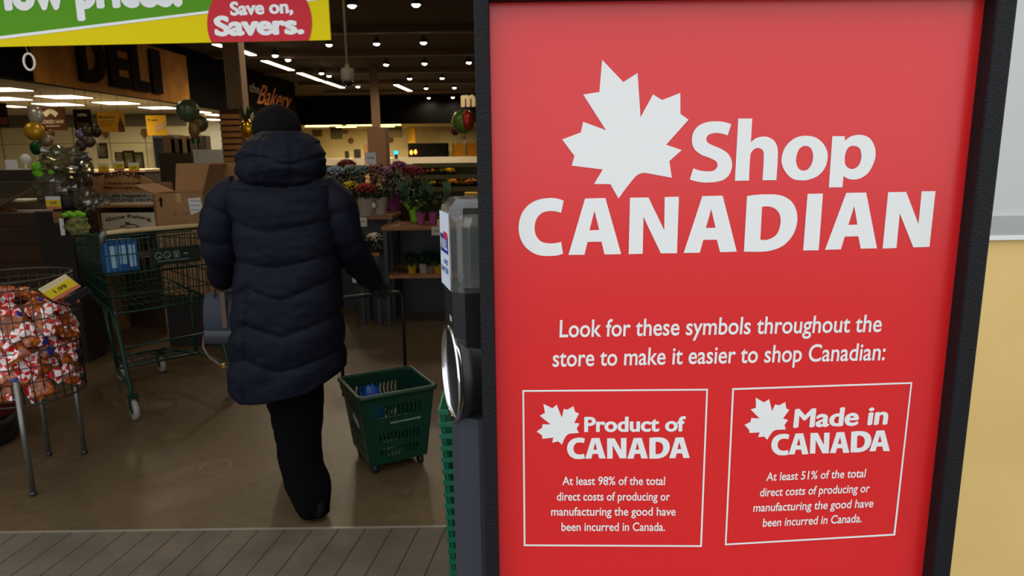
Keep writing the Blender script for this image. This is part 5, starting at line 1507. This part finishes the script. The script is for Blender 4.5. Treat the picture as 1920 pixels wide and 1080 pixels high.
MB().obox((0, dp + .035, h + .11), (1, 0, 0), (0, .28, 1), (0, 1, -.28), w, .12, .003).build('back_flap', M_card, cb)
MB().obox((-w - .075, dp / 2, h + .035), (0, 1, 0), (-1, 0, .45), (.45, 0, 1), dp / 2, .085, .003).build('side_flap', M_card, cb)
MB().obox((w + .04, dp / 2, h + .11), (0, 1, 0), (.35, 0, 1), (1, 0, -.35), dp / 2, .12, .003).build('side_flap', M_card, cb)
MB().obox((0, .05, h - .075), (1, 0, 0), (0, .3, -1), (0, 1, .3), w - .01, .08, .003).build('front_flap', M_card, cb)
for x in (-.14, .145):
    mb = MB().prism([(x - .008, h - .10), (x + .008, h - .10), (x + .008, h - .055), (x + .02, h - .055), (x, h - .02), (x - .02, h - .055), (x - .008, h - .055)], -.001, .0005); mb.build('arrow_mark', M_let, cb)
ptxt('W', -.05, -.025, h - .17, .022, mat('faded carton print', (96, 66, 40), rough=.8), cb, 'letter_mark', y=-.001)
ptxt('F', .045, .062, h - .17, .022, MATS['faded carton print'], cb, 'letter_mark', y=-.001)
MB().prism([(-.02, h), (.02, h), (.018, h - .07), (-.018, h - .07)], -.0015, .0005).build('tape', mat('clear brown tape', (196, 160, 116), rough=.2), cb)
lbq = MB().prism([(.07, h - .04), (.165, h - .03), (.18, h - .13), (.085, h - .165)], -.0025, .0005).build('shipping_label', mat('white paper', (222, 226, 230), rough=.6), cb)
for k in range(3): MB().box(.085, .16, -.0035, -.0026, h - .06 - .035 * k, h - .055 - .035 * k).build('label_line', mat('grey print', (120, 124, 130), rough=.6), lbq)
# plinth of the carton and second carton behind
pl2 = thing('low_stand', 'dark low stand under the open brown carton', 'stand', ((l.x + r.x) / 2, YK, 0))
MB().box(-w, w + .3, -.01, .38, 0, bz).build('body', MATS['black brown board'], pl2)
l2 = hY(372, 400, 5.98); r2 = hY(440, 400, 5.98); z2 = hY(400, 352, 5.98).z
c2 = thing('cardboard_box', 'second open brown carton with raised flaps standing behind the labelled one', 'box', ((l2.x + r2.x) / 2, 5.98, 0.0))
w2 = (r2.x - l2.x) / 2
body = MB(); body.box(-w2, w2, 0, th, 0, z2); body.box(-w2, w2, dp - th, dp, 0, z2); body.box(-w2, -w2 + th, th, dp - th, 0, z2); body.box(w2 - th, w2, th, dp - th, 0, z2); body.build('carton', M_card, c2)
MB().obox((0, dp + .03, z2 + .10), (1, 0, 0), (0, .25, 1), (0, 1, -.25), w2, .11, .003).build('back_flap', M_card, c2)
MB().obox((0, -.02, z2 + .085), (1, 0, 0), (0, -.12, 1), (0, 1, .12), w2 - .002, .09, .003).build('front_flap', M_card, c2)
q = hY(368, 324, 5.7)
# ------------------------------------------------------------------ flower stands
M_leaf = mat('dark green leaves', (34, 64, 30), rough=.5, col2=(20, 44, 22), vscale=20)
M_spike = mat('blue green spikes', (70, 110, 84), rough=.5)
def leaves(mb, c, rx, ry, rz, n, L=.05, rd=None):
    rd = rd or random
    for k in range(n):
        th = rd.uniform(0, 2 * PI); ph = rd.uniform(-.5, 1.2)
        d = V((math.cos(ph) * math.cos(th), math.cos(ph) * math.sin(th), math.sin(ph)))
        p = V(c) + V((d.x * rx, d.y * ry, d.z * rz)) * rd.uniform(.65, 1.0)
        t = (d + V((rd.uniform(-.5, .5), rd.uniform(-.5, .5), rd.uniform(-.6, .3)))).normalized()
        s = t.cross(V((0, 0, 1)));  s = s.normalized() if s.length > .1 else V((1, 0, 0))
        up = s.cross(t)
        l_ = L * rd.uniform(.7, 1.2); w_ = l_ * .32
        mb.add([p, p + t * l_ * .5 + s * w_ + up * .004, p + t * l_ - up * .012, p + t * l_ * .5 - s * w_ + up * .004], [(0, 1, 2), (0, 2, 3)])
POT_M = {}
def pot_plant(loc, label, head, hr, hz, pot, pr=.055, ph=.10, kind='dome', cat='plant', name='potted_flower', group=None, foliage=.10, fz=None, scale=1.0, heart=False):
    """head colour, head radius, head height above the pot's foot, pot colour."""
    rd = random.Random(label)
    t = thing(name, label, cat, loc, 0, group)
    pm = mat('pot %d %d %d' % pot, pot, rough=.45)
    if kind == 'wrap' or kind == 'spikewrap':
        mb = MB(); rings = []
        for z, r in ((0, pr * .7), (ph * .5, pr * .95), (ph, pr * 1.5), (ph * 1.25, pr * 1.9)):
            rings.append([V((r * (1 + .12 * math.sin(6 * a + z * 30)) * math.cos(a), r * (1 + .12 * math.sin(6 * a + z * 30)) * math.sin(a), z + (.018 * math.sin(5 * a) if z > ph * .9 else 0))) for a in [2 * PI * k / 40 for k in range(40)]])
        mb.loft(rings, cap=False); mb.add([V((pr * .9 * math.cos(2*PI*k/20), pr * .9 * math.sin(2*PI*k/20), ph * .5)) for k in range(20)], [tuple(range(20))])
        mb.build('paper_wrap', pm, t)
    else:
        MB().lathe([(pr * .78, 0), (pr, ph), (pr * 1.06, ph), (pr * 1.06, ph * .86), (pr * .95, ph * .95), (pr * .2, ph * .9)][:3] + [(pr * .93, ph), (pr * .9, ph * .85), (.001, ph * .84)], 24).build('pot', pm, t)
    if heart:
        MB().ball((pr * .9, -pr * .75, ph * .6), .022, 1, .4, 1.2, 12, 8).build('pot_ornament', mat('cream ornament', (222, 206, 170), rough=.5), t)
    mb = MB(); fz = fz if fz is not None else (ph + hz) / 2
    if kind == 'spike' or kind == 'spikewrap':
        for k in range(26):
            a = rd.uniform(0, 2 * PI); q = rd.uniform(.01, .05); h = hz * rd.uniform(.7, 1.0)
            mb.tube([(q * .4 * math.cos(a), q * .4 * math.sin(a), ph * .8), (q * math.cos(a), q * math.sin(a), (ph + h) / 2), (q * 1.7 * math.cos(a), q * 1.7 * math.sin(a), h)], [.005, .006, .002], 5)
        mb.build('stems', M_spike, t)
    else:
        leaves(mb, (0, 0, fz), foliage, foliage, max((hz - ph) * .7, .05), 90, .055, rd)
        mb.tube([(0, 0, ph * .8), (.004, 0, hz)], .006, 6)
        mb.build('foliage', M_leaf, t)
    if head is not None:
        hm = mat('petals %d %d %d' % head, head, rough=.6, var=.12, vscale=40)
        mb = MB()
        for k in range(46):
            th = 2 * PI * k * .618; u = (k + .5) / 46; phi = u * 1.75
            p = V((math.sin(phi) * math.cos(th) * hr, math.sin(phi) * math.sin(th) * hr, hz + math.cos(phi) * hr * .62))
            mb.ball(p, hr * .2 * rd.uniform(.8, 1.2), 1, 1, .7, 7, 4, jit=.1)
        mb.build('blossom', hm, t)
    return t
def table(x0, x1, y, Y, dep, label, th_=.035, shelf=None, name='display_table'):
    A = hY(x0, y, Y); B = hY(x1, y, Y); z = (A.z + B.z) / 2; w = (B.x - A.x) / 2
    t = thing(name, label, 'table', ((A.x + B.x) / 2, Y, 0))
    MB().box(-w, w, 0, dep, z - th_, z, .004).build('table_top', M_wood, t)
    for sx in (-1, 1):
        for yy in (.03, dep - .03): MB().box(sx * (w - .03) - .018, sx * (w - .03) + .018, yy - .018, yy + .018, 0, z - th_).build('leg', M_blk, t)
    MB().box(-w + .02, w - .02, dep - .012, dep, 0, z - th_).build('back_board', M_blk, t)  # black sheet added for the dark shade under the table
    if shelf:
        zs = hY(x0, shelf, Y).z; MB().box(-w + .01, w - .01, .02, dep - .02, zs - .03, zs).build('lower_shelf', M_wood, t)
        t['_zs'] = zs
    return t, z, w
YC_ = 6.0
tC, zC, wC = table(714, 905, 424, YC_, .62, 'broad wooden flower table with pink wrapped pots and a low shelf', shelf=517)
zs = tC.pop('_zs') if '_zs' in tC else .4
tB, zB, wB = table(598, 736, 405, 6.35, .5, 'wooden flower table carrying the two white pots')
tA, zA, wA = table(596, 758, 378, 7.0, .55, 'highest wooden flower table at the back carrying the hydrangeas')
tD, zD, wD = table(668, 712, 474, 6.05, .3, 'low wooden plant stool under the flower tables', name='plant_stool')
def on_t(x, y, Y, z): q = hY(x, y, Y); return (q.x, Y, z)
def hz_of(x, y, Y, z): return hY(x, y, Y).z - z
# back row of hydrangeas
for x, y, c, l, r_ in ((650, 304, (150, 30, 44), 'dark red hydrangea peeping over the back of the pale blue ones', .085), (629, 318, (150, 176, 200), 'pale blue hydrangea next to the person\'s shoulder', .09), (658, 315, (140, 160, 164), 'grey blue hydrangea right of the pale blue one', .085), (682, 315, (132, 154, 156), 'grey green hydrangea in the middle of the back row', .085),
                  (705, 312, (206, 124, 110), 'salmon pink hydrangea under the white price card', .075), (722, 317, (190, 130, 168), 'lilac pink hydrangea right of the salmon one', .08), (748, 307, (176, 90, 150), 'purple hydrangea, tallest of the back row', .08), (774, 318, (150, 24, 48), 'crimson hydrangea at the right end of the back row', .1)):
    Y = 7.22 if y > 305 else 7.42
    pot_plant(on_t(x, y, Y, zA if x < 760 else zA), l, c, r_, hz_of(x, y + 6, Y, zA), (60, 50, 44), .06, .10, foliage=.13, group='hydrangeas in the back row')
# extend the back table so that the right pots stand on it
# middle row
for x, y, c, l, r_, Y in ((657, 347, (236, 206, 30), 'bright yellow flower head in front of the grey blue hydrangeas', .075, 6.55), (690, 353, (160, 26, 34), 'red flower head above the left white pot', .09, 6.5), (713, 346, (196, 180, 90), 'small yellow green flower above the right white pot', .04, 6.55)):
    white = x > 660
    if not white: pot_plant(on_t(x, y, Y, zB), l, c, r_, hz_of(x, y + 4, Y, zB), (70, 54, 40), .06, .10, foliage=.12)
    else: pot_plant(on_t(686 if x < 700 else 712, y, Y - .1, zB), l.replace('above the', 'growing in the'), c, r_, hz_of(x, y + 4, Y - .1, zB), (226, 218, 204), .085 if x < 700 else .065, .155, foliage=.12, heart=x < 700)
pot_plant(on_t(738, 360, 6.9, zB), 'purple paper wrapped plant between the white pots and the lime one', None, .08, hz_of(738, 335, 6.9, zB), (150, 70, 140), .065, hz_of(738, 372, 6.9, zB), kind='wrap', foliage=.11, name='wrapped_plant')
pot_plant(on_t(777, 378, 6.45, zC), 'lime green wrapped plant behind the pink pots', None, .08, hz_of(777, 350, 6.45, zC), (130, 196, 50), .05, hz_of(777, 385, 6.45, zC), kind='wrap', foliage=.11, name='wrapped_plant')
for x, l in ((789, 'pink wrapped pot at the front of the broad table, left of two'), (812, 'pink wrapped pot at the front of the broad table, right of two')):
    pot_plant(on_t(x, 405, 6.12, zC), l, None, .06, hz_of(x, 375, 6.12, zC), (206, 110, 170), .042, hz_of(x, 397, 6.12, zC), foliage=.09, name='wrapped_plant')
for x, l, pc_ in ((800, 'tall spiky green plant in a dark red pot behind the pink pots', (120, 34, 40)), (838, 'tall spiky green plant in a red pot by the clear dispenser top', (150, 44, 44)), (760, 'tall spiky green plant in a brown pot behind the lime wrap', (80, 44, 40))):
    pot_plant(on_t(x, 360, 6.52, zC), l, None, .06, hz_of(x, 332, 6.52, zC), pc_, .055, hz_of(x, 360, 6.52, zC) * .6 + .02, kind='spike', name='spiky_plant')
for x, c, l in ((773, (226, 196, 60), 'yellow labelled small pot on the low shelf, first from the person'), (795, (206, 200, 190), 'plain white small pot on the low shelf, second from the person'), (809, (150, 140, 120), 'grey small pot on the low shelf, third from the person'), (822, (226, 190, 50), 'yellow labelled small pot on the low shelf, nearest the dispenser')):
    pot_plant(on_t(x, 510, 6.12, zs), l, None, .03, .15, c, .045, .085, foliage=.04, name='small_pot')
pot_plant(on_t(703, 455, 6.12, zD), 'mauve and cream bouquet on the low plant stool', (222, 206, 186), .07, hz_of(713, 447, 6.12, zD), (96, 60, 84), .05, .06, foliage=.09)
pot_plant(on_t(685, 462, 6.18, zD), 'small yellow flower pot on the low plant stool', (230, 200, 80), .045, hz_of(688, 456, 6.18, zD), (90, 70, 60), .04, .05, foliage=.05)
def plain_card(x, y, Y, w, h, label, col, txt, stalk=0.0):
    q = hY(x, y, Y); t = thing('price_card', label, 'sign', q)
    MB().box(-w / 2, w / 2, 0, .002, -h / 2, h / 2).build('card', mat('card %d' % col[0], col, rough=.5), t)
    ptxt(txt, -w * .3, w * .3, -h * .08, h * .2, mat('dark print', (40, 32, 20), rough=.6), t, 'price', y=-.001)
    if stalk: MB().tube([(0, .003, -h / 2 + .01), (0, .003, -stalk)], .004, 6).build('stalk', M_blk, t)
    return t
plain_card(695, 297, 7.1, .105, .115, 'white and pale blue price card standing above the hydrangeas', (216, 226, 240), '19.99', stalk=hY(695, 297, 7.1).z - zA)
plain_card(678, 416, 6.33, .095, .085, 'grey white price card on the edge of the table under the white pots', (190, 184, 174), '24.99')
plain_card(818, 433, 5.98, .08, .075, 'grey price card on the edge of the broad flower table', (176, 172, 160), '9.99')
plain_card(667, 522, 6.0, .06, .075, 'small white card low beside the person\'s elbow', (190, 192, 196), '5.99', stalk=hY(667, 522, 6.0).z - .0)

# ------------------------------------------------------------------ bakery at the back
def px_box(x0, y0, x1, y1, Y, dep, name, label, cat, m, floor=True, part='body'):
    A = hY(x0, y1, Y); B = hY(x1, y0, Y)
    z0 = 0 if floor else A.z
    t = thing(name, label, cat, ((A.x + B.x) / 2, Y, z0)); w = (B.x - A.x) / 2
    MB().box(-w, w, 0, dep, 0, B.z - z0).build(part, m, t)
    return t, w, B.z - z0
M_pale = mat('pale counter front', (226, 212, 186), rough=.4)
t, w, h = px_box(560, 306, 930, 320, 26.0, 1.2, 'bakery_counter', 'long bakery counter with a pale top rail behind the flowers', 'counter', M_dkc)
B = hY(700, 296, 25.95)
MB().box(-w, w, -.06, 1.2, h, B.z).build('top_rail', M_pale, t)
px_box(766, 268, 838, 297, 34.0, .9, 'oven', 'black oven on the bakery back wall', 'oven', mat('black enamel', (10, 9, 9), rough=.9, spec=.05))
t, w, h = px_box(848, 268, 900, 297, 34.2, .6, 'wood_cabinet', 'yellow wood cabinet at the right of the bakery', 'cabinet', mat('yellow wood', (150, 100, 20), rough=.8, spec=.1))
MB().box(-.012, .012, -.012, 0, .1, h - .05).build('door_gap', M_dkc, t)
t, w, h = px_box(766, 238, 778, 268, 34.6, .3, 'yellow_banner', 'tall mustard yellow banner on the bakery wall', 'banner', mat('mustard', (220, 168, 20), rough=.6), floor=False, part='cloth')
px_box(720, 238, 753, 258, 33.6, .1, 'dark_board', 'dark grey menu board right of the slim far pillar', 'board', mat('board grey', (46, 40, 32), rough=.9, spec=.05), floor=False, part='board')
px_box(620, 238, 640, 261, 34.0, .1, 'dark_board', 'dark square menu board left of the slim far pillar', 'board', MATS['board grey'], floor=False, part='board')
px_box(586, 238, 602, 256, 36.5, .1, 'dark_board', 'dim menu board by the person\'s hood', 'board', mat('board brown', (90, 70, 40), rough=.6), floor=False, part='board')
t, w, h = px_box(738, 282, 747, 290, 25.9, .06, 'till_screen', 'glowing sky blue screen on the bakery counter', 'screen', M_blk, floor=False, part='casing')
MB().box(-w * .92, w * .92, -.004, 0, h * .08, h * .94).build('screen', mat('lit screen', (60, 190, 240), rough=.3, emit=(60, 190, 240), estr=1.3), t)
MB().box(-.05, .05, .0, .05, hY(742, 297, 25.9).z - t.location.z, 0).build('foot', M_blk, t)
for (x0, y0, x1, y1), l in (((664, 280, 674, 293), 'dark square box on the bakery counter'), ((647, 283, 652, 292), 'narrow dark green bottle on the bakery counter')):
    px_box(x0, y0, x1, 297, 26.3, .2, 'counter_box', l, 'box', mat('dark olive', (44, 44, 30), rough=.5), floor=False)
t, w, h = px_box(683, 268, 702, 297, 24.5, .02, 'standing_poster', 'tan poster with a food picture beside the slim far pillar', 'poster', mat('tan poster', (170, 110, 60), rough=.6, col2=(220, 170, 110), vscale=3), part='sheet')
for i, (x, y) in enumerate(((658, 264), (732, 262), (647, 246))):
    q = hY(x, y, 36.95); o = MB().lathe([(.001, -.02), (.14, -.02), (.15, .0), (.14, .02), (.001, .02)], 20, mtx=Matrix.Rotation(PI / 2, 4, 'X')).build('wall_disc', mat('brown disc', (130, 92, 40), rough=.6), None, q)
    tag(o, 'round brown disc on the bakery wall, ' + ['left of the slim far pillar', 'right of the slim far pillar', 'highest of three'][i], 'ornament')
for i, (x, y) in enumerate(((771, 286), (779, 285))):
    q = hY(x, y, 33.9); o = MB().ball((0, 0, 0), .1, .8, .5, 1.2, 12, 8).build('glowing_bulb', mat('lit amber', (255, 170, 80), emit=(255, 160, 70), estr=1.2), None, (q.x, q.y + .06, q.z)); tag(o, 'small amber light glowing in the oven front, ' + ['left', 'right'][i] + ' of the two', 'lamp')
# lit case of yellow and orange bouquets at the right
YQ = 9.0
A = hY(776, 440, YQ); B = hY(930, 306, YQ)
dcs = thing('bouquet_case', 'open shelved case of yellow and orange bouquets left of the sign frame', 'case', ((A.x + B.x) / 2, YQ, 0)); w = (B.x - A.x) / 2
MB().box(-w, w, .4, .45, 0, B.z).build('back_panel', M_dkc, dcs)
for s in (-1, 1): MB().box(s * w - .02, s * w + .02, 0, .4, 0, B.z).build('side_panel', M_dkc, dcs)
zsx = []
for y in (307, 329, 352, 372, 410):
    z = hY(840, y, YQ).z; zsx.append(z); MB().box(-w + .02, w - .02, 0, .4, z - .02, z).box(-w + .02, w - .02, -.008, 0, z - .045, z + .01).build('shelf', mat('olive shelf', (120, 110, 60), rough=.5), dcs)
for z in zsx[:4]:
    MB().box(-w + .05, w - .05, .06, .10, z - .04, z - .021).build('added_glow', lamp_mat('added case glow', (255, 214, 120), 1.6), dcs)  # glowing strips added to brighten the shelves, hidden behind the shelf lips
for i, (x, y, c, r_, row) in enumerate(((808, 322, (240, 150, 80), .055, 1), (825, 323, (236, 190, 60), .045, 1), (842, 318, (246, 200, 30), .07, 1), (850, 338, (244, 170, 50), .07, 2), (864, 340, (236, 180, 70), .065, 2), (877, 341, (240, 150, 90), .065, 2), (884, 336, (232, 160, 130), .06, 2), (812, 344, (226, 190, 40), .05, 2), (830, 345, (222, 170, 60), .05, 2))):
    q = hY(x, y, YQ + .16); z = zsx[row]
    pot_plant((q.x, YQ + .16, z), ['orange box of blooms', 'small amber bouquet', 'bright yellow bouquet', 'golden bouquet', 'pale gold bouquet', 'orange bouquet', 'peach bouquet', 'lemon bouquet', 'dull gold bouquet'][i] + ' on the %s shelf of the bouquet case' % ('upper' if row == 1 else 'middle'), c, r_, max(q.z - z - .02, .05), (90, 84, 50), .03, .04, foliage=.05, name='bouquet', group='bouquets in the open case')
for i, x in enumerate((878, 889)):
    q = hY(x, 368, YQ + .12); o = MB().box(-.045, .045, -.05, .05, 0, .07, .01).build('cream_box', mat('cream carton', (240, 214, 150), rough=.5), None, (q.x, YQ + .12, zsx[3])); tag(o, 'cream box on the lower shelf of the bouquet case, ' + ['left', 'right'][i] + ' of the two', 'box', 'cream boxes in the bouquet case')
